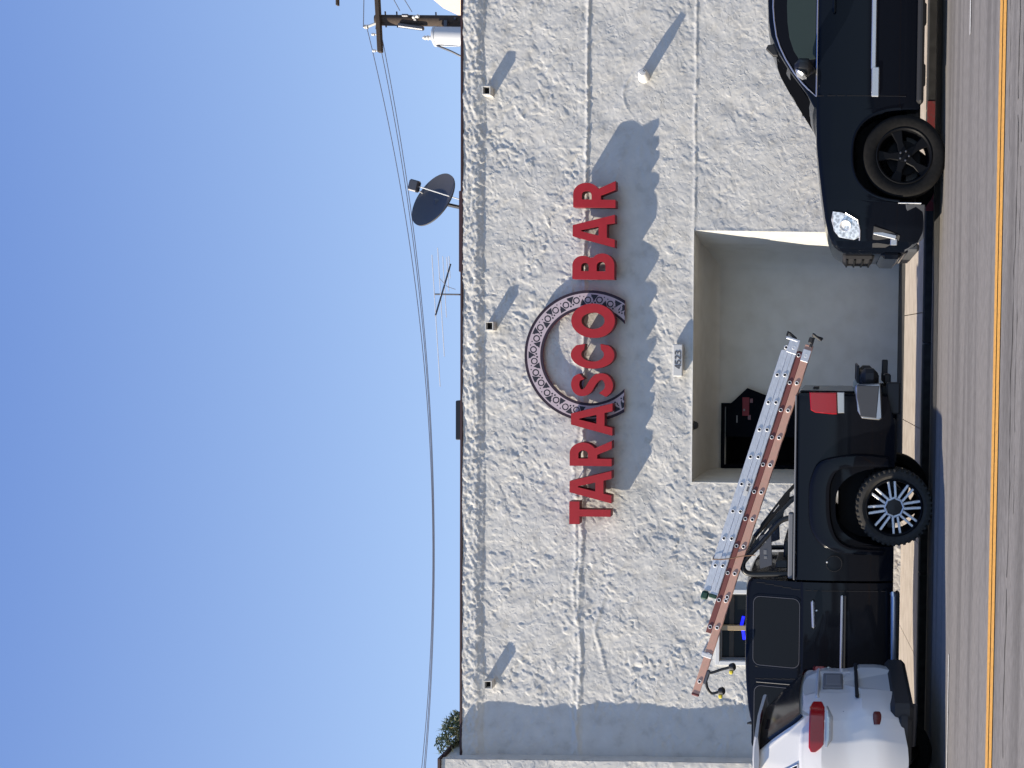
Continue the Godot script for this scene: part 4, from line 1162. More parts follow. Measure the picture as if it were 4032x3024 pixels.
func suv() -> void:
	var px := -5.6; var zc := 5.1
	var t := thing("suv", "silver white suv driving past, its rear with red tail lamp at the left edge", "suv", Vector3(px, 0, zc))
	var half := func(x: float) -> float: return curve([Vector2(-8.05, .55), Vector2(-7.9, .75), Vector2(-7.6, .87), Vector2(-7.2, .90), Vector2(-3.85, .90), Vector2(-3.70, .885), Vector2(-3.60, .855), Vector2(-3.52, .80), Vector2(-3.46, .70), Vector2(-3.42, .56), Vector2(-3.395, .36)], x + px)
	var inset := func(y: float) -> float: return curve([Vector2(.34, .05), Vector2(.52, .01), Vector2(.58, .0), Vector2(.80, .012), Vector2(.97, .022), Vector2(1.0, .016), Vector2(1.14, .006), Vector2(1.185, .002), Vector2(1.21, .010), Vector2(1.29, .045), Vector2(1.38, .095)], y)
	var top := func(x: float) -> float: return curve([Vector2(-8.05, .92), Vector2(-7.8, 1.02), Vector2(-7.0, 1.16), Vector2(-6.6, 1.22), Vector2(-5, 1.32), Vector2(-3.9, 1.39), Vector2(-3.55, 1.38), Vector2(-3.395, 1.36)], x + px)
	var bot := func(x: float) -> float:
		var w := x + px
		return maxf(curve([Vector2(-8.05, .45), Vector2(-7.8, .36), Vector2(-3.8, .36), Vector2(-3.395, .44)], w), maxf(arch(w, -4.43, .42, .34, .44, 2.2), arch(w, -7.18, .42, .34, .44, 2.2)))
	var shear := func(x: float, y: float) -> float:
		# the rear profile: bumper bulges, tailgate leans in towards the glass
		var k := smoothstep(-4.0, -3.5, x + px)
		return k * curve([Vector2(.36, -.05), Vector2(.50, -.01), Vector2(.62, .012), Vector2(.82, .012), Vector2(.86, -.02), Vector2(.98, -.035), Vector2(1.21, -.03), Vector2(1.30, -.06), Vector2(1.39, -.10)], y)
	var xs := stations(-8.05 - px, -3.395 - px, .12, [[-4.86 - px, -4.0 - px, .025], [-7.61 - px, -6.75 - px, .03], [-3.72 - px, -3.395 - px, .018]])
	obj("body", body_mb(xs, top, bot, half, 0, .05, inset, .02, shear), M.silver, t, 22)
	var gi := func(y: float) -> float: return .10 + maxf(0.0, y - 1.34) * .42
	var rp := [Vector2(-7.0, 1.2), Vector2(-6.6, 1.36), Vector2(-5.9, 1.70), Vector2(-5.5, 1.80), Vector2(-5.0, 1.84), Vector2(-4.4, 1.835), Vector2(-4.05, 1.81), Vector2(-3.93, 1.775), Vector2(-3.80, 1.65), Vector2(-3.65, 1.48), Vector2(-3.53, 1.36)]
	var gx := stations(-6.6 - px, -3.53 - px, .1, [[-4.15 - px, -3.53 - px, .025], [-6.6 - px, -5.5 - px, .05]])
	obj("cabin", body_mb(gx, func(x: float): return curve(rp, x + px), func(_x): return 1.24, func(x: float): return curve([Vector2(-6.6, .88), Vector2(-4.0, .90), Vector2(-3.7, .875), Vector2(-3.53, .82)], x + px), 0, .05, gi, .02), M.silver, t, 24)
	var gskin := func(p: Vector2) -> float: return .90 - gi.call(p.y)
	# rear glass on the sloping tail
	var b := Mb.new()
	var rings := []
	for q in [[-3.535, 1.372], [-3.62, 1.452], [-3.72, 1.566], [-3.82, 1.68], [-3.93, 1.782]]:
		var n := Vector2(.74, .67) * .03
		var zz: float = .82 - gi.call(q[1]) - .0
		rings.append(PackedVector3Array([Vector3(q[0] - px + n.x * .4, q[1] - .02, zz + .035), Vector3(q[0] - px + n.x, q[1] + n.y, zz - .03), Vector3(q[0] - px + n.x, q[1] + n.y + .018, zz * .5), Vector3(q[0] - px + n.x, q[1] + n.y + .022, 0), Vector3(q[0] - px + n.x, q[1] + n.y + .018, -zz * .5), Vector3(q[0] - px + n.x, q[1] + n.y, -zz + .03), Vector3(q[0] - px + n.x * .4, q[1] - .02, -zz - .035)]))
	b.loft(rings, false, false); obj("rear_window", b, M.rear_glass, t, 50)
	# roof spoiler
	b = Mb.new()
	var sp := []
	for q in [[-4.12, .70, 1.825, .03], [-3.98, .69, 1.835, .05], [-3.86, .67, 1.833, .04], [-3.775, .63, 1.822, .016]]:
		sp.append(PackedVector3Array([Vector3(q[0] - px, q[2] - q[3] - .02, q[1]), Vector3(q[0] - px, q[2] - .018, q[1] + .012), Vector3(q[0] - px, q[2] - .002, q[1] - .03), Vector3(q[0] - px, q[2] + .012, 0), Vector3(q[0] - px, q[2] - .002, -q[1] + .03), Vector3(q[0] - px, q[2] - .018, -q[1] - .012), Vector3(q[0] - px, q[2] - q[3] - .02, -q[1]), Vector3(q[0] - px, q[2] - q[3], 0)]))
	b.loft(sp, true); obj("spoiler", b, M.silver, t, 35)
	b = Mb.new(); b.box(Vector3(-3.80 - px, 1.80, 0), Vector3(.05, .014, .3), .004); obj("brake_lamp", b, M.lamp_dark_red, t)
	# lamps wrapping the corner
	var corner := func(y: float, s: float, from: float, to: float, n: int) -> Array:
		var out := []
		for k in n + 1:
			var x := lerpf(from, to, pow(float(k) / n, .8))
			out.append(Vector2(x - px + shear.call(x - px, y), s * (half.call(x - px) - inset.call(y))))
		return out
	for s in [1.0, -1.0]:
		var n := 14
		var path: Array = corner.call(1.22, s, -3.80, -3.424, n)
		var y0 := []; var y1 := []
		for k in n + 1:
			var q := float(k) / n
			y0.append(curve([Vector2(0, 1.225), Vector2(.10, 1.15), Vector2(.6, 1.148), Vector2(.92, 1.15), Vector2(1, 1.175)], q)); y1.append(curve([Vector2(0, 1.275), Vector2(.06, 1.296), Vector2(.93, 1.296), Vector2(1, 1.27)], q))
		var lamp := obj("tail_lamp", band_mb(path, y0, y1, .016, 0), M.lamp_red, t, 40)
		path = corner.call(1.24, s, -3.77, -3.45, n)
		y0 = []; y1 = []
		for k in n + 1: y0.append(1.232); y1.append(1.268)
		obj("lamp_bar", band_mb(path, y0, y1, .0185, 0), M.lamp_bright_red, lamp, 40)
		path = corner.call(1.11, s, -3.745, -3.44, n)
		y0 = []; y1 = []
		for k in n + 1:
			var q := float(k) / n
			y0.append(curve([Vector2(0, 1.12), Vector2(.15, 1.075), Vector2(.8, 1.075), Vector2(1, 1.12)], q)); y1.append(1.143)
		obj("reverse_lens", band_mb(path, y0, y1, .010, 0), M.lamp_clear, lamp, 40)
		path = corner.call(.66, s, -3.575, -3.488, 5)
		obj("reflector", band_mb(path, [.635, .625, .62, .62, .62, .63], [.69, .695, .698, .698, .698, .69], .010, 0), M.lamp_dark_red, t, 40)
		# bumper seam
		path = corner.call(.975, s, -4.02, -3.46, 12)
		var sy := []; var sy2 := []
		for k in 13: sy.append(.969); sy2.append(.979)
		obj("bumper_seam", band_mb(path, sy, sy2, .0015, 0), M.steel_dark, t, 40)
		# rear quarter window and front ones
		for w in [[[-3.97, 1.40], [-4.35, 1.385], [-4.35, 1.70], [-4.22, 1.72], [-4.10, 1.60]], [[-4.42, 1.38], [-5.2, 1.36], [-5.2, 1.75], [-4.42, 1.715]], [[-5.28, 1.36], [-6.3, 1.34], [-5.75, 1.68], [-5.28, 1.75]]]:
			var pl := []
			for p in w: pl.append(Vector2(p[0] - px, p[1]))
			b = Mb.new(); b.prism(PackedVector2Array(pl), -.012, .008, Transform3D(Basis(Vector3(1, 0, 0), Vector3.UP, Vector3(0, 0, s)), Vector3.ZERO), .003, [], gskin)
			var qw := obj("side_window", b, M.glass, t)
			var pth := []
			for p in pl: pth.append(Vector3(p.x, p.y, s * (gskin.call(p) + .006)))
			pth.append(pth[0])
			b = Mb.new(); b.tube(pth, .008, 6, false); obj("window_trim", b, M.chrome, qw)
		wheel(t, Vector3(-4.43 - px, .36, s * .79), s, .36, .23, .23, "five" if s > 0 else "far")
		wheel(t, Vector3(-7.18 - px, .36, s * .79), s, .36, .23, .23, "five" if s > 0 else "far")
	# tailgate details: plate recess, badge shelf, gap above the bumper, lower cladding
	b = Mb.new(); b.box(Vector3(-3.423 - px, 1.08, 0), Vector3(.03, .20, .46), .01)
	var rec := obj("plate_recess", b, M.grey_paint, t)
	b = Mb.new(); b.box(Vector3(-3.407 - px, 1.075, 0), Vector3(.012, .15, .31), .004); obj("number_plate", b, M.suv_plate, rec)
	b = Mb.new(); b.box(Vector3(-3.444 - px, 1.228, 0), Vector3(.05, .035, .9), .015); obj("tailgate_lip", b, M.silver, t, 45)
	b = Mb.new(); b.box(Vector3(-3.40 - px, .845, 0), Vector3(.03, .036, 1.06), .008); obj("bumper_gap", b, M.black_void, t)
	b = Mb.new(); b.box(Vector3(-3.50 - px, .42, 0), Vector3(.20, .22, 1.5), .04); b.box(Vector3(-3.75 - px, .40, 0), Vector3(.5, .14, 1.6), .04)
	b.next(); b.box(Vector3(-5.8 - px, .34, 0), Vector3(3.0, .14, 1.74), .03)
	obj("lower_cladding", b, M.black_plastic, t)
	b = Mb.new(); b.tube([Vector3(-3.9 - px, .30, .45), Vector3(-3.50 - px, .29, .45)], .035, 10); obj("exhaust_pipe", b, M.steel_dark, t)

# ---------------------------------------------------------------- the sign
func poly(a: Array) -> PackedVector2Array:
	var o := PackedVector2Array()
	for p in a: o.append(Vector2(p[0], p[1]))
	return o

func arc(cx: float, cy: float, rx: float, ry: float, a0: float, a1: float, n := 20) -> Array:
	var o := []
	for k in n + 1:
		var a := deg_to_rad(lerpf(a0, a1, float(k) / n))
		o.append([cx + rx * cos(a), cy + ry * sin(a)])
	return o

# letter outlines in a unit box: [outline, holes]
func letter(c: String) -> Array:
	match c:
		"T": return [poly([[0, 1], [0, .755], [.345, .755], [.345, 0], [.655, 0], [.655, .755], [1, .755], [1, 1]]), []]
		"A": return [poly([[.33, 1], [0, 0], [.245, 0], [.30, .19], [.70, .19], [.755, 0], [1, 0], [.67, 1]]), [poly([[.362, .385], [.638, .385], [.515, .80], [.485, .80]])]]
		"R":
			var o := [[0, 0], [0, 1], [.50, 1]]
			o.append_array(arc(.50, .685, .42, .315, 88, -52))
			o.append_array([[.70, .40], [1, 0], [.68, 0], [.44, .345], [.29, .345], [.29, 0]])
			var h := [[.29, .565], [.46, .565]]
			h.append_array(arc(.46, .68, .155, .115, -85, 85, 10))
			h.append([.29, .795])
			return [poly(o), [poly(h)]]
		"B":
			var o := [[0, 0], [0, 1], [.52, 1]]
			o.append_array(arc(.52, .745, .38, .255, 88, -40))
			o.append_array([[.84, .54]])
			o.append_array(arc(.55, .285, .45, .285, 50, -88))
			var h1 := [[.31, .61], [.48, .61]]
			h1.append_array(arc(.48, .70, .15, .09, -85, 85, 10)); h1.append([.31, .79])
			var h2 := [[.31, .21], [.50, .21]]
			h2.append_array(arc(.50, .315, .18, .105, -85, 85, 10)); h2.append([.31, .42])
			return [poly(o), [poly(h1), poly(h2)]]
		"O": return [poly(arc(.5, .5, .5, .51, 0, 354, 48)), [poly(arc(.5, .5, .24, .27, 0, 350, 36))]]
		"C":
			var o := arc(.56, .5, .56, .51, 42, 318, 40)
			o.append_array([[.98, .40], [.98, .40]])
			o = arc(.56, .5, .56, .51, 47, 313, 40)
			o.append_array([[1.0, .32]])
			o.append_array(arc(.58, .5, .29, .265, 312, 48, 30))
			o.append([1.0, .68])
			return [poly(o), []]
		"S":
			# a thick stroke along the spine of the letter
			var sp := smooth([Vector3(.86, .73, 0), Vector3(.74, .85, 0), Vector3(.48, .885, 0), Vector3(.22, .82, 0), Vector3(.17, .69, 0), Vector3(.32, .575, 0), Vector3(.62, .475, 0), Vector3(.83, .36, 0), Vector3(.82, .20, 0), Vector3(.58, .11, 0), Vector3(.30, .125, 0), Vector3(.08, .25, 0)], 5)
			var l := []; var r := []
			for k in sp.size():
				var d: Vector3 = (sp[mini(k + 1, sp.size() - 1)] - sp[maxi(k - 1, 0)]).normalized()
				var wx := .142; var wy := .092
				l.append([sp[k].x - d.y * wx, sp[k].y + d.x * wy]); r.append([sp[k].x + d.y * wx, sp[k].y - d.x * wy])
			# union of short overlapping pieces keeps the outline clean
			var shape := PackedVector2Array()
			for k in l.size() - 1:
				var cell := poly([l[k], l[k + 1], r[k + 1], r[k]])
				if Geometry2D.is_polygon_clockwise(cell): cell.reverse()
				if shape.is_empty(): shape = cell
				else:
					var grown := Geometry2D.offset_polygon(cell, .002)
					var m := Geometry2D.merge_polygons(shape, grown[0])
					shape = m[0]
			return [shape, []]
	return []

func bar_sign() -> void:
	var sg := thing("bar_sign", "row of ten bold red letters reading TARASCO BAR standing off the stucco", "sign", Vector3(0, 4.62, 0))
	# letter, left, right, bottom, top
	var rows := [["T", -2.693, -2.364, 4.340, 4.938], ["A", -2.385, -1.912, 4.331, 4.936], ["R", -1.844, -1.475, 4.330, 4.936], ["A", -1.401, -.931, 4.323, 4.920], ["S", -.840, -.498, 4.312, 4.934], ["C", -.436, -.078, 4.306, 4.922], ["O", .008, .503, 4.302, 4.918], ["B", .852, 1.223, 4.310, 4.912], ["A", 1.308, 1.778, 4.306, 4.910], ["R", 1.880, 2.258, 4.299, 4.905]]
	for q in rows:
		var g: Array = letter(q[0])
		var fit := func(src: PackedVector2Array) -> PackedVector2Array:
			var o := PackedVector2Array()
			for p in src: o.append(Vector2(lerpf(q[1], q[2], p.x), lerpf(q[3], q[4], p.y) - 4.62))
			return o
		var holes := []
		for h in g[1]: holes.append(fit.call(h))
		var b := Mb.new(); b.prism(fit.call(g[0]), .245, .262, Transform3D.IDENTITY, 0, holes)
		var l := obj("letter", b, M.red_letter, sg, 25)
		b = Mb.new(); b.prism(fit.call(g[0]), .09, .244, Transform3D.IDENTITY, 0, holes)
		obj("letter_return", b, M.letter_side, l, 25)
		b = Mb.new()
		for px in [lerpf(q[1], q[2], .3), lerpf(q[1], q[2], .7)]: b.next(); b.tube([Vector3(px, 4.86 - 4.62, -.02), Vector3(px, 4.86 - 4.62, .14)], .007, 6)
		obj("standoff", b, M.black_metal, l)
	# the arch behind the letters, its printed border computed into a texture
	var ar := thing("arch_panel", "pale half ring with dark triangles and circles behind the red letters", "sign panel", Vector3(-.255, 4.685, 0))
	var R := .955; var r := .688; var cut := -.50
	var im := Image.create(2048, 128, false, Image.FORMAT_RGB8)
	var base := lin(.54, .45, .48).linear_to_srgb(); var ink := lin(.014, .014, .026).linear_to_srgb(); var rim := lin(.020, .008, .022).linear_to_srgb()
	im.fill(base)
	var a_lo := -32.0; var a_hi := 212.0     # degrees covered by the strip
	var deg_px := 2048.0 / (a_hi - a_lo)
	var per := 128.0 / (R - r)               # pixels per metre across the ring
	var along := deg_px / deg_to_rad(1.0) / ((R + r) * .5) # pixels per metre along it
	im.fill_rect(Rect2i(0, 0, 2048, 19), rim); im.fill_rect(Rect2i(0, 109, 2048, 19), rim)
	var n := 20
	for k in n + 1:
		var ac := a_lo + 4.0 + (a_hi - a_lo - 8.0) * k / n
		var xc := (ac - a_lo) * deg_px
		var flip := k % 2 == 1
		# triangle
		var ty0 := 28; var ty1 := 74
		for yy in range(ty0, ty1):
			var f := float(yy - ty0) / (ty1 - ty0)
			var wd := (1.0 - f) * .052 * along
			var py := yy if not flip else 127 - yy
			im.fill_rect(Rect2i(int(xc - wd), py, int(wd * 2), 1), ink)
		# ring with dots round it
		var xr := xc + deg_px * (a_hi - a_lo - 8.0) / n * .52
		var yr := 66.0 if not flip else 60.0
		for yy in range(24, 104):
			for xx in range(int(xr - 60), int(xr + 60)):
				if xx < 0 or xx > 2047: continue
				var dx := (xx - xr) / along; var dy := (yy - yr) / per
				var d := sqrt(dx * dx + dy * dy)
				var on := absf(d - .041) < .0085
				for w in [[-.062, .045, .014], [.058, -.052, .009], [-.052, -.052, .008], [.066, .036, .008], [-.078, .012, .008]]:
					var q := Vector2(dx - w[0] * (-1.0 if flip else 1.0), dy - w[1]).length()
					if q < w[2]: on = true
				if on: im.set_pixel(xx, yy, ink)
	im.generate_mipmaps()
	var face := mat(Color.WHITE, .6); face.albedo_color = Color.WHITE
	face.albedo_texture = ImageTexture.create_from_image(im)
	var b := Mb.new(); b.use_uv = true
	var outer := []; var inner := []
	var lo := rad_to_deg(asin(cut / R)); var li := rad_to_deg(asin(cut / r))
	var steps := 96
	for k in steps:
		var q := []
		for j in 2:
			var f := float(k + j) / steps
			var ao := lerpf(lo, 180.0 - lo, f); var ai := lerpf(li, 180.0 - li, f)
			q.append([ao, ai])
		var pts := []
		for p in [[q[0][0], R], [q[1][0], R], [q[1][1], r], [q[0][1], r]]:
			var a := deg_to_rad(p[0])
			pts.append([Vector3(cos(a) * p[1], sin(a) * p[1], .104), Vector2((p[0] - a_lo) / (a_hi - a_lo), 0.004 if p[1] == R else .996)])
		for tr in [[0, 2, 1], [0, 3, 2]]:
			var s := b.v.size()
			for i in tr: b.v.append(pts[i][0]); b.uv.append(pts[i][1])
			b.f.append(s); b.f.append(s + 1); b.f.append(s + 2)
	var nn := (b.v[2] - b.v[0]).cross(b.v[1] - b.v[0])
	if nn.z < 0.0: b.flip(0)
	var po := PackedVector2Array()
	for k in steps + 1:
		var a := deg_to_rad(lerpf(lo, 180.0 - lo, float(k) / steps)); po.append(Vector2(cos(a), sin(a)) * R)
	for k in range(steps, -1, -1):
		var a := deg_to_rad(lerpf(li, 180.0 - li, float(k) / steps)); po.append(Vector2(cos(a), sin(a)) * r)
	var bb := Mb.new(); bb.prism(po, .072, .100)
	obj("backing_board", bb, M.letter_side, ar, 25)
	obj("printed_border", b, face, ar, 25)
	b = Mb.new()
	for a in [10.0, 50.0, 90.0, 130.0, 170.0]: b.next(); b.tube([Vector3(cos(deg_to_rad(a)), sin(deg_to_rad(a)), 0) * .82 + Vector3(0, 0, -.02), Vector3(cos(deg_to_rad(a)), sin(deg_to_rad(a)), 0) * .82 + Vector3(0, 0, .08)], .008, 6)
	obj("standoff", b, M.black_metal, ar)

func wall_fittings() -> void:
	var t := thing("number_plate", "small white house number plate reading 4523 above the entrance recess", "house number", Vector3(-.30, 3.41, 0))
	var b := Mb.new(); b.box(Vector3(0, 0, .06), Vector3(.47, .145, .10), .012); obj("plate", b, M.plate_white, t)
	var tm := TextMesh.new(); tm.text = "4523"; tm.font_size = 40; tm.pixel_size = .0031; tm.depth = .004
	var sf := SystemFont.new(); sf.font_names = PackedStringArray(["Droid Sans"]); sf.font_weight = 700; tm.font = sf
	var o := MeshInstance3D.new(); o.name = "digits"; o.mesh = tm; o.material_override = M.plate_text; o.position = Vector3(.01, -.004, .113); t.add_child(o, true)
	# round white vent pipe, upper right
	t = thing("vent_pipe", "white round vent pipe jutting from the upper right stucco, casting a long shadow", "vent pipe", Vector3(3.80, 3.95, 0))
	b = Mb.new(); b.lathe([Vector2(.09, -.01), Vector2(.085, .01), Vector2(.078, .03), Vector2(.076, .10), Vector2(.072, .17), Vector2(.052, .21), Vector2(.045, .24), Vector2(0, .243)], Vector3.ZERO, Vector3(.05, -.08, 1).normalized(), 28); obj("pipe", b, M.vent_white, t, 40)
	b = Mb.new(); b.lathe([Vector2(0, -.004), Vector2(.018, -.004), Vector2(.018, .01), Vector2(0, .01)], Vector3(.035, -.045, .225), Vector3(.25, -.3, 1).normalized(), 12); obj("outlet", b, M.black_void, t)
	# small dark dome under the recess head
	t = thing("dome_camera", "small black dome under the head of the entrance recess", "security camera", Vector3(-1.262, 3.2, -.12))
	b = Mb.new(); b.lathe([Vector2(.06, 0), Vector2(.06, -.02), Vector2(.052, -.045), Vector2(.035, -.068), Vector2(0, -.076)], Vector3.ZERO, Vector3.UP, 20); obj("housing", b, M.black_plastic, t, 50)
	b = Mb.new(); b.lathe([Vector2(.068, 0.0), Vector2(.068, -.012), Vector2(.05, -.014)], Vector3.ZERO, Vector3.UP, 20); obj("mounting_ring", b, M.black_metal, t)

func roof_things() -> void:
	# satellite dish
	var t := thing("satellite_dish", "grey oval satellite dish with a thin feed arm on the bar roof", "satellite dish", Vector3(2.02, 6.5, -1.3))
	var b := Mb.new()
	var c := Vector3(.15, 1.02, 0)
	var n := Vector3(.42, .52, .74).normalized()
	var s := Vector3(-.85, .53, .12); s = (s - n * s.dot(n)).normalized()
	var u := n.cross(s)
	var rings := []
	for k in 9:
		var q := k / 8.0 * .475
		var ring := PackedVector3Array()
		for j in 40: ring.append(c + (s * cos(TAU * j / 40) * q + u * sin(TAU * j / 40) * q * .98) + n * (q * q * .32 - .10))
		rings.append(ring)
	var back := []
	for k in range(8, -1, -1):
		var ring := PackedVector3Array()
		for p in rings[k]: ring.append(p - n * (.012 if k < 8 else .022))
		back.append(ring)
	b.loft(rings + back, true); obj("reflector", b, M.dish, t, 60)
	b = Mb.new(); b.tube([Vector3(0, -.02, 0), Vector3(0, .28, 0), Vector3(.0, .52, .0)], .028, 10); b.tube([Vector3(0, .5, 0), c - n * .12], .03, 8); b.box(c - n * .15, Vector3(.14, .14, .1), .02); obj("mast", b, M.steel_dark, t)
	b = Mb.new(); b.tube([c - u * .42 - n * .05, c - u * .30 + n * .22, c - u * .10 + n * .36], .011, 6); b.next(); b.tube([Vector3(.1, .45, .05), c + Vector3(.14, .08, .30)], .010, 6); obj("feed_arm", b, M.bright_alu, t)
	b = Mb.new(); b.box(c + Vector3(.15, .15, .30), Vector3(.18, .15, .13), .02, Basis(Vector3(0, 0, 1), -.25)); obj("feed_horn", b, M.steel_dark, t)
	b = Mb.new()
	for a in [.5, 2.2, 4.0]: b.next(); b.tube([Vector3(0, .35, 0), Vector3(cos(a) * .3, -.04, sin(a) * .3)], .012, 6)
	obj("brace", b, M.metal, t)
	# television aerial
	t = thing("tv_aerial", "thin television aerial with long rods on a short mast, beside the dish", "aerial", Vector3(.69, 6.5, -2.0))
	b = Mb.new(); b.tube([Vector3(0, 0, 0), Vector3(0, 1.22, 0)], .014, 8); obj("mast", b, M.steel_dark, t)
	b = Mb.new(); b.tube([Vector3(.53, 1.16, -.55), Vector3(-.36, .99, .60)], .014, 8); obj("boom", b, M.steel_dark, t)
	for k in 5:
		var f: float = [.0, .35, .62, .86, 1.0][k]
		var p := Vector3(lerpf(-.34, .50, f), lerpf(1.0, 1.165, f), lerpf(.57, -.51, f))
		var l: float = [1.25, 1.05, .6, .34, .22][k]
		var d := Vector3(.93, .0, .16)
		b = Mb.new(); b.tube([p - d * l, p + d * l * .8], .006, 6); obj("rod", b, M.bright_alu, t)
	b = Mb.new(); b.tube([Vector3(.25, 1.04, .3), Vector3(.12, .95, .2), Vector3(.08, .85, .1)], .005, 5); obj("lead", b, M.wire, t)
	# shrub behind the parapet, left
	t = thing("shrub", "feathery green potted shrub showing over the roof edge at the left end", "shrub", Vector3(-5.93, 6.5, -.42))
	var rng := RandomNumberGenerator.new(); rng.seed = 12
	b = Mb.new()
	for k in 9:
		var x := rng.randf_range(-.28, .2); var h := rng.randf_range(.30, .46) * (1.35 if x < -.22 else 1.0)
		b.next(); b.tube(smooth([Vector3(x, -.05, rng.randf_range(-.15, .15)), Vector3(x + rng.randf_range(-.1, .1), h * .6, 0), Vector3(x + rng.randf_range(-.16, .16), h, rng.randf_range(-.1, .1))], 3), .008, 5)
	obj("stem", b, M.leaf_dry, t)
	for part in 3:
		b = Mb.new()
		for k in 460:
			var x := rng.randf_range(-.34, .26)
			var top := curve([Vector2(-.34, .50), Vector2(-.22, .62), Vector2(-.12, .46), Vector2(.02, .50), Vector2(.14, .40), Vector2(.26, .10)], x)
			if part == 2: top *= .55
			var p := Vector3(x + rng.randfn(0, .02), top * sqrt(rng.randf()), rng.randfn(0, .13))
			var d := Vector3(rng.randfn(0, .7), rng.randf_range(-.3, 1.0), rng.randfn(0, .7)).normalized()
			var w := d.cross(Vector3(rng.randf() - .5, rng.randf() - .5, rng.randf() - .5)).normalized() * rng.randf_range(.007, .014)
			var l := rng.randf_range(.05, .12)
			b.tri(p - w, p + w, p + d * l); b.tri(p + w * .9, p - w * .9, p - d * l * .3)
		tag(obj("foliage", b, M.leaf if part < 2 else M.leaf_dry, t, 5), "", "", "", "stuff")
	# pole with transformer
	t = thing("utility_pole", "dark wooden utility pole with crossarm and grey transformer can behind the roof", "utility pole", Vector3(6.86, 0, -8))
	b = Mb.new(); b.tube([Vector3(0, -.2, 0), Vector3(-.01, 6, 0), Vector3(-.02, 11.22, 0)], .155, 16, true, .115); obj("pole", b, M.wood_pole, t, 50)
	b = Mb.new(); b.box(Vector3(.28, 11.13, .12), Vector3(2.05, .10, .11), .012, Basis(Vector3(0, 0, 1), .052)); obj("crossarm", b, M.wood_pole, t)
	for q in [[-.71, 11.08], [-.36, 11.10], [.42, 11.14], [1.1, 11.18]]:
		b = Mb.new(); b.lathe([Vector2(.012, 0), Vector2(.012, .06), Vector2(.032, .065), Vector2(.026, .09), Vector2(.032, .10), Vector2(.024, .125), Vector2(0, .13)], Vector3(q[0], q[1] + .04, .12), Vector3.UP, 12); obj("insulator", b, M.insulator, t)
	b = Mb.new(); b.tube([Vector3(-.08, 11.15, .05), Vector3(-.18, 11.40, .05)], .03, 8); b.lathe([Vector2(.02, 0), Vector2(.05, .02), Vector2(.035, .05), Vector2(.05, .07), Vector2(.02, .11)], Vector3(-.18, 11.36, .05), Vector3.UP, 12); obj("pole_top_pin", b, M.insulator, t)
	b = Mb.new(); b.lathe([Vector2(.18, 0), Vector2(.205, .02), Vector2(.205, .64), Vector2(.215, .65), Vector2(.215, .69), Vector2(.16, .72), Vector2(0, .74)], Vector3(-.42, 9.16, .25), Vector3.UP, 28); 
	var can := obj("transformer", b, M.can_grey, t, 35)
	b = Mb.new(); b.lathe([Vector2(.03, 0), Vector2(.055, .03), Vector2(.035, .07), Vector2(.055, .10), Vector2(.035, .14), Vector2(.05, .17), Vector2(.02, .22)], Vector3(-.46, 9.88, .28), Vector3.UP, 12); obj("bushing", b, M.insulator, can)
	b = Mb.new(); b.tube(smooth([Vector3(-.62, 9.78, .3), Vector3(-.66, 9.70, .32), Vector3(-.76, 9.45, .32), Vector3(-.84, 9.28, .3), Vector3(-.86, 9.15, .3)], 4), .022, 8); obj("drop_cable", b, M.steel_dark, can)
	b = Mb.new(); b.box(Vector3(-.2, 9.65, .15), Vector3(.3, .08, .06), .01); b.next(); b.box(Vector3(-.2, 9.28, .15), Vector3(.3, .08, .06), .01); obj("bracket", b, M.steel_dark, can)
	b = Mb.new(); b.box(Vector3(-.18, 10.42, .1), Vector3(.09, .56, .09), .02, Basis(Vector3(0, 0, 1), -.12)); b.next(); b.box(Vector3(-.02, 10.30, .17), Vector3(.1, .09, .09), .02); b.next(); b.box(Vector3(.04, 10.52, .17), Vector3(.06, .16, .07), .02); obj("fuse_cutout", b, M.steel_dark, t)
	b = Mb.new(); b.lathe([Vector2(.02, 0), Vector2(.045, .03), Vector2(.03, .08), Vector2(.045, .12), Vector2(.02, .16)], Vector3(.03, 10.20, .2), Vector3(-.3, 1, 0).normalized(), 10); obj("fuse_insulator", b, M.insulator, t)
	b = Mb.new()
	for y in [9.9, 10.75, 11.0]: b.next(); b.tube([Vector3(-.17, y, 0), Vector3(.17, y + .02, 0)], .016, 6)
	b.next(); b.box(Vector3(0, 9.45, .14), Vector3(.05, .06, .05), .01); obj("step_bolt", b, M.steel_dark, t)
	# arm tip of another pole at the upper right corner
	t = thing("utility_pole", "bare arm tip of a taller pole poking in at the top right corner", "utility pole", Vector3(8.9, 0, -8))
	b = Mb.new(); b.tube([Vector3(0, -.2, 0), Vector3(0, 12.6, 0)], .16, 14, true, .12); obj("pole", b, M.wood_pole, t, 50)
	b = Mb.new(); b.box(Vector3(-.75, 12.0, .14), Vector3(2.1, .05, .09), .008, Basis(Vector3(0, 0, 1), .01)); obj("crossarm", b, M.wood_pole, t)
	# wires
	var wires := [[6.66, .0108, 9.983, .0, "uppermost thin power line sagging from the pole top pin"], [6.16, .00935, 9.945, .06, "middle thin power line sagging from the end of the crossarm"], [6.46, .0089, 9.905, .12, "lowest thin power line sagging from the crossarm beside the pole"]]
	for w in wires:
		var p := []
		for k in 61:
			var x: float = lerpf(-17.5, w[0], k / 60.0)
			var a: float = w[1]
			p.append(Vector3(x, w[2] + a * pow(x + 4.85, 2), -8 + w[3]))
		b = Mb.new(); b.tube(p, .009, 5); tag(obj("power_line", b, M.wire), w[4], "power line", "power lines over the bar roof")
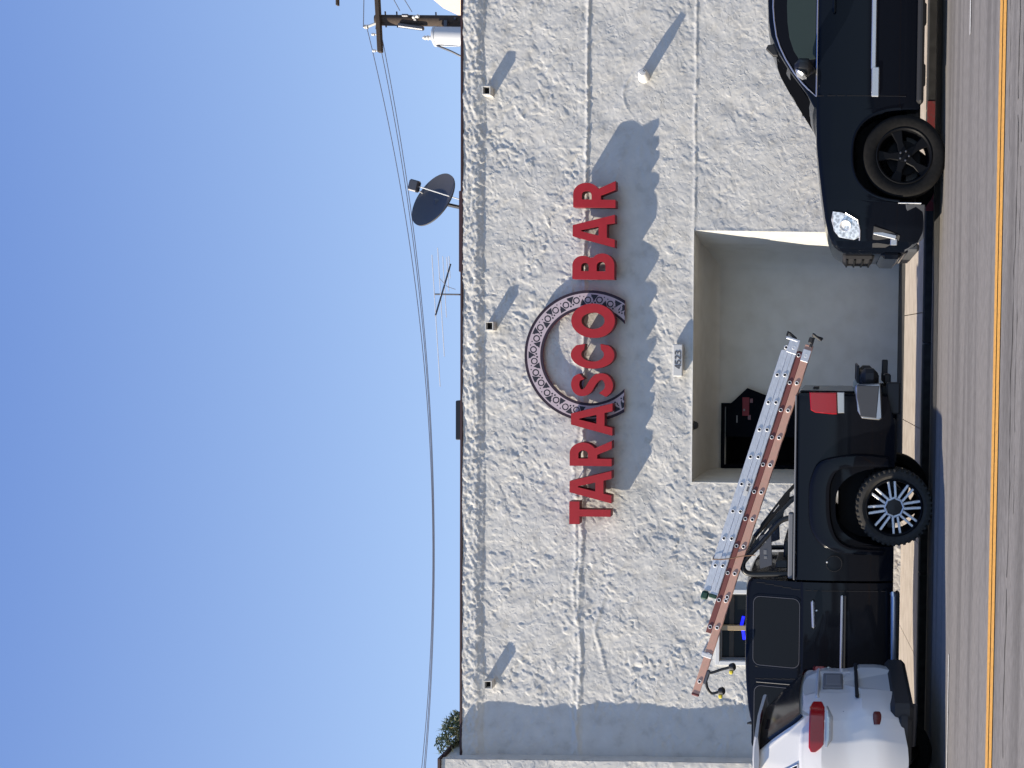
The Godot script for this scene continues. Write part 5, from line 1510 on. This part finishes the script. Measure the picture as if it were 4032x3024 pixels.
	for w in [[6.66, 11.45, 11.42, 0.0, "power line leaving the pole top pin for the right edge"], [6.6, 11.16, 11.0, .06, "power line leaving the crossarm for the right edge"], [6.99, 10.62, 11.15, .1, "service wire rising from the middle of the pole to the right"], [6.97, 10.36, 10.95, .1, "service wire rising from the lower bracket of the pole to the right"]]:
		var p := []
		for k in 13: p.append(Vector3(lerpf(w[0], w[0] + 1.6, k / 12.0), lerpf(w[1], w[2], k / 12.0 * (1.0 if w[3] < .1 else 1.7)), -8 + w[3] + .1))
		b = Mb.new(); b.tube(p, .009, 5); tag(obj("power_line", b, M.wire), w[4], "power line", "short wires right of the pole")

# ---------------------------------------------------------------- ladders on the rack
func ladders() -> void:
	var e := Vector3(-2.463, .767, 0).normalized()      # along the ladder, towards its upper end
	var up := Vector3(e.y, -e.x, 0)                      # across the rails, upwards
	if up.y < 0: up = -up
	var o := Vector3(-.157, 1.435, 3.80)                 # the first rung end
	var m := Basis(e, up, e.cross(up))
	if m.z.z < 0: m = Basis(e, up, -e.cross(up))
	var pitch := .3225
	var t := thing("fibreglass_ladder", "long orange fibreglass extension ladder tilted across the pickup bed rack", "ladder", o)
	var rail := func(a0: float, a1: float, h0: float, h1: float, z: float, called: String, mt: Material, parent: Node) -> Node:
		var b := Mb.new()
		# a channel: web and two flanges turned inwards
		var th := .006
		b.box(m * Vector3((a0 + a1) / 2, (h0 + h1) / 2, z), Vector3(a1 - a0, h1 - h0, th), .002, m)
		for h in [h0 + th / 2, h1 - th / 2]: b.box(m * Vector3((a0 + a1) / 2, h, z - .016), Vector3(a1 - a0 - .002, th, .03), .002, m)
		return obj(called, b, mt, parent)
	for z in [0.0, -.42]:
		rail.call(-.12, 4.02, -.042, .042, z, "rail", M.fibreglass, t)
		rail.call(-.02, 3.32, .046, .108, z - .02, "fly_rail", M.fibreglass_dark, t)  # shade on the inner section is put into its colour
	var rung := func(a: float, h: float, z0: float, z1: float, parent: Node, mt: Material) -> void:
		var b := Mb.new()
		var c0 := m * Vector3(a, h, z1); var c1 := m * Vector3(a, h, z0)
		b.tube([c0, c1], .015, 10)
		b.lathe([Vector2(.015, 0), Vector2(.0235, 0), Vector2(.0235, .006), Vector2(.019, .011), Vector2(.015, .010)], c1, Vector3(0, 0, 1), 14, false)
		var r := obj("rung", b, mt, parent, 40)
		b = Mb.new(); b.lathe([Vector2(0, 0), Vector2(.015, 0), Vector2(.015, .003), Vector2(0, .003)], c1 + Vector3(0, 0, .001), Vector3(0, 0, 1), 10); obj("rung_hollow", b, M.black_void, r)
	for k in 13:
		rung.call(k * pitch, .0, .003, -.43, t, M.bright_alu)
		if k < 11: rung.call(k * pitch + .02, .078, -.017, -.45, t, M.aluminium)
	rung.call(7.0 * pitch + .60, -.0, .003, -.43, t, M.bright_alu)
	var b := Mb.new()
	b.box(m * Vector3(-.16, -.02, -.005), Vector3(.12, .035, .04), .008, m); b.box(m * Vector3(-.235, -.055, 0), Vector3(.03, .13, .075), .01, m * Basis(Vector3(0, 0, 1), .35)); b.box(m * Vector3(-.18, -.0, .0), Vector3(.07, .05, .05), .01, m)
	b.box(m * Vector3(-.235, -.055, -.42), Vector3(.03, .13, .075), .01, m)
	obj("foot_pad", b, M.black_plastic, t)
	b = Mb.new(); b.box(m * Vector3(.0, -.0, .006), Vector3(.14, .092, .012), .004, m); obj("end_bracket", b, M.aluminium, t)
	b = Mb.new(); b.box(m * Vector3(3.56, .01, .0), Vector3(.055, .118, .03), .008, m); b.box(m * Vector3(3.56, .062, -.2), Vector3(.055, .02, .42), .006, m); obj("clamp", b, M.can_grey, t)
	b = Mb.new(); b.box(m * Vector3(4.03, 0, -.01), Vector3(.03, .09, .05), .01, m); obj("end_cap", b, M.fibreglass_dark, t)
	# stabiliser arms with rubber pads at the upper end
	b = Mb.new(); b.box(m * Vector3(3.80, -.062, .0), Vector3(.17, .045, .04), .012, m); obj("stabiliser_bracket", b, M.steel_dark, t)
	for q in [[[3.74, -.07], [3.735, -.10], [3.66, -.20], [3.60, -.30]], [[3.86, -.075], [3.92, -.11], [3.96, -.17], [3.925, -.235], [3.90, -.27]]]:
		var path := []
		for p in q: path.append(m * Vector3(p[0], p[1], .0))
		path = smooth(path, 4)
		b = Mb.new(); b.tube(path, .016, 8)
		var arm := obj("stabiliser_arm", b, M.black_metal, t, 50)
		var end: Vector3 = path[-1]
		b = Mb.new(); b.lathe([Vector2(.0, -.03), Vector2(.036, -.03), Vector2(.044, -.01), Vector2(.044, .02), Vector2(.03, .035), Vector2(0, .035)], end, Vector3(.25, -1, .2).normalized(), 14); obj("rubber_pad", b, M.black_plastic, arm, 40)
		b = Mb.new(); b.box(end + Vector3(-.052, .01, .012), Vector3(.05, .045, .05), .012); obj("pad_plug", b, M.yellow_plastic, arm)
	# aluminium ladder on top
	var t2 := thing("aluminium_ladder", "shorter aluminium extension ladder lying on top of the fibreglass one", "ladder", o)
	for z in [-.0, -.40]:
		rail.call(-.10, 2.88, .112, .198, z, "rail", M.aluminium, t2)
		rail.call(.02, 2.86, .202, .280, z - .012, "fly_rail", M.aluminium, t2)
		var bb := Mb.new(); bb.box(m * Vector3(1.39, .158, z + .004), Vector3(2.9, .014, .006), .002, m); obj("rail_rib", bb, M.aluminium, t2)
	for k in 10:
		if k * pitch > 2.9: continue
		rung.call(k * pitch - .045 + .0, .155, .003, -.41, t2, M.bright_alu)
		rung.call(k * pitch - .02, .238, -.009, -.42, t2, M.bright_alu)
	b = Mb.new(); b.box(m * Vector3(-.06, .165, .005), Vector3(.17, .115, .012), .004, m); b.box(m * Vector3(-.13, .20, -.01), Vector3(.03, .14, .05), .006, m); obj("end_plate", b, M.aluminium, t2)
	b = Mb.new(); b.box(m * Vector3(-.165, .21, -.02), Vector3(.03, .12, .06), .01, m * Basis(Vector3(0, 0, 1), .4)); b.box(m * Vector3(-.17, .27, -.02), Vector3(.06, .02, .05), .005, m); obj("shoe", b, M.black_metal, t2)
	b = Mb.new(); b.box(m * Vector3(2.92, .245, -.012), Vector3(.10, .085, .05), .02, m); b.box(m * Vector3(2.90, .155, -.004), Vector3(.05, .09, .03), .01, m); obj("end_cap", b, M.green_plastic, t2)
	b = Mb.new(); b.box(m * Vector3(1.62, .165, .0085), Vector3(.17, .05, .003), .001, m)
	var st := obj("maker_label", b, M.plate_white, t2)
	b = Mb.new(); b.box(m * Vector3(1.60, .155, .0105), Vector3(.10, .022, .002), .0005, m); obj("label_print", b, M.plate_text, st)
	# rope strap tying the ladders to the rack
	var sp := []
	for p in [[2.30, -.16, .03], [2.345, -.05, .03], [2.40, .05, .025], [2.44, .12, .02], [2.475, .20, .018], [2.50, .285, .01], [2.50, .288, -.2], [2.50, .285, -.44]]: sp.append(o + m * Vector3(p[0], p[1], p[2]))
	b = Mb.new(); b.tube(sp, .006, 6); tag(obj("tie_rope", b, M.strap), "thin brown rope tying both ladders down to the bed rack", "rope")

func _ready() -> void:
	camera_and_light()
	make_materials()
	ground()
	building()
	neighbours()
	roof_things()
	bar_sign()
	wall_fittings()
	front_pickup()
	rack_pickup()
	suv()
	ladders()
	for c in find_children("*", "", true, false):
		if c.has_meta("used_names"): c.remove_meta("used_names")
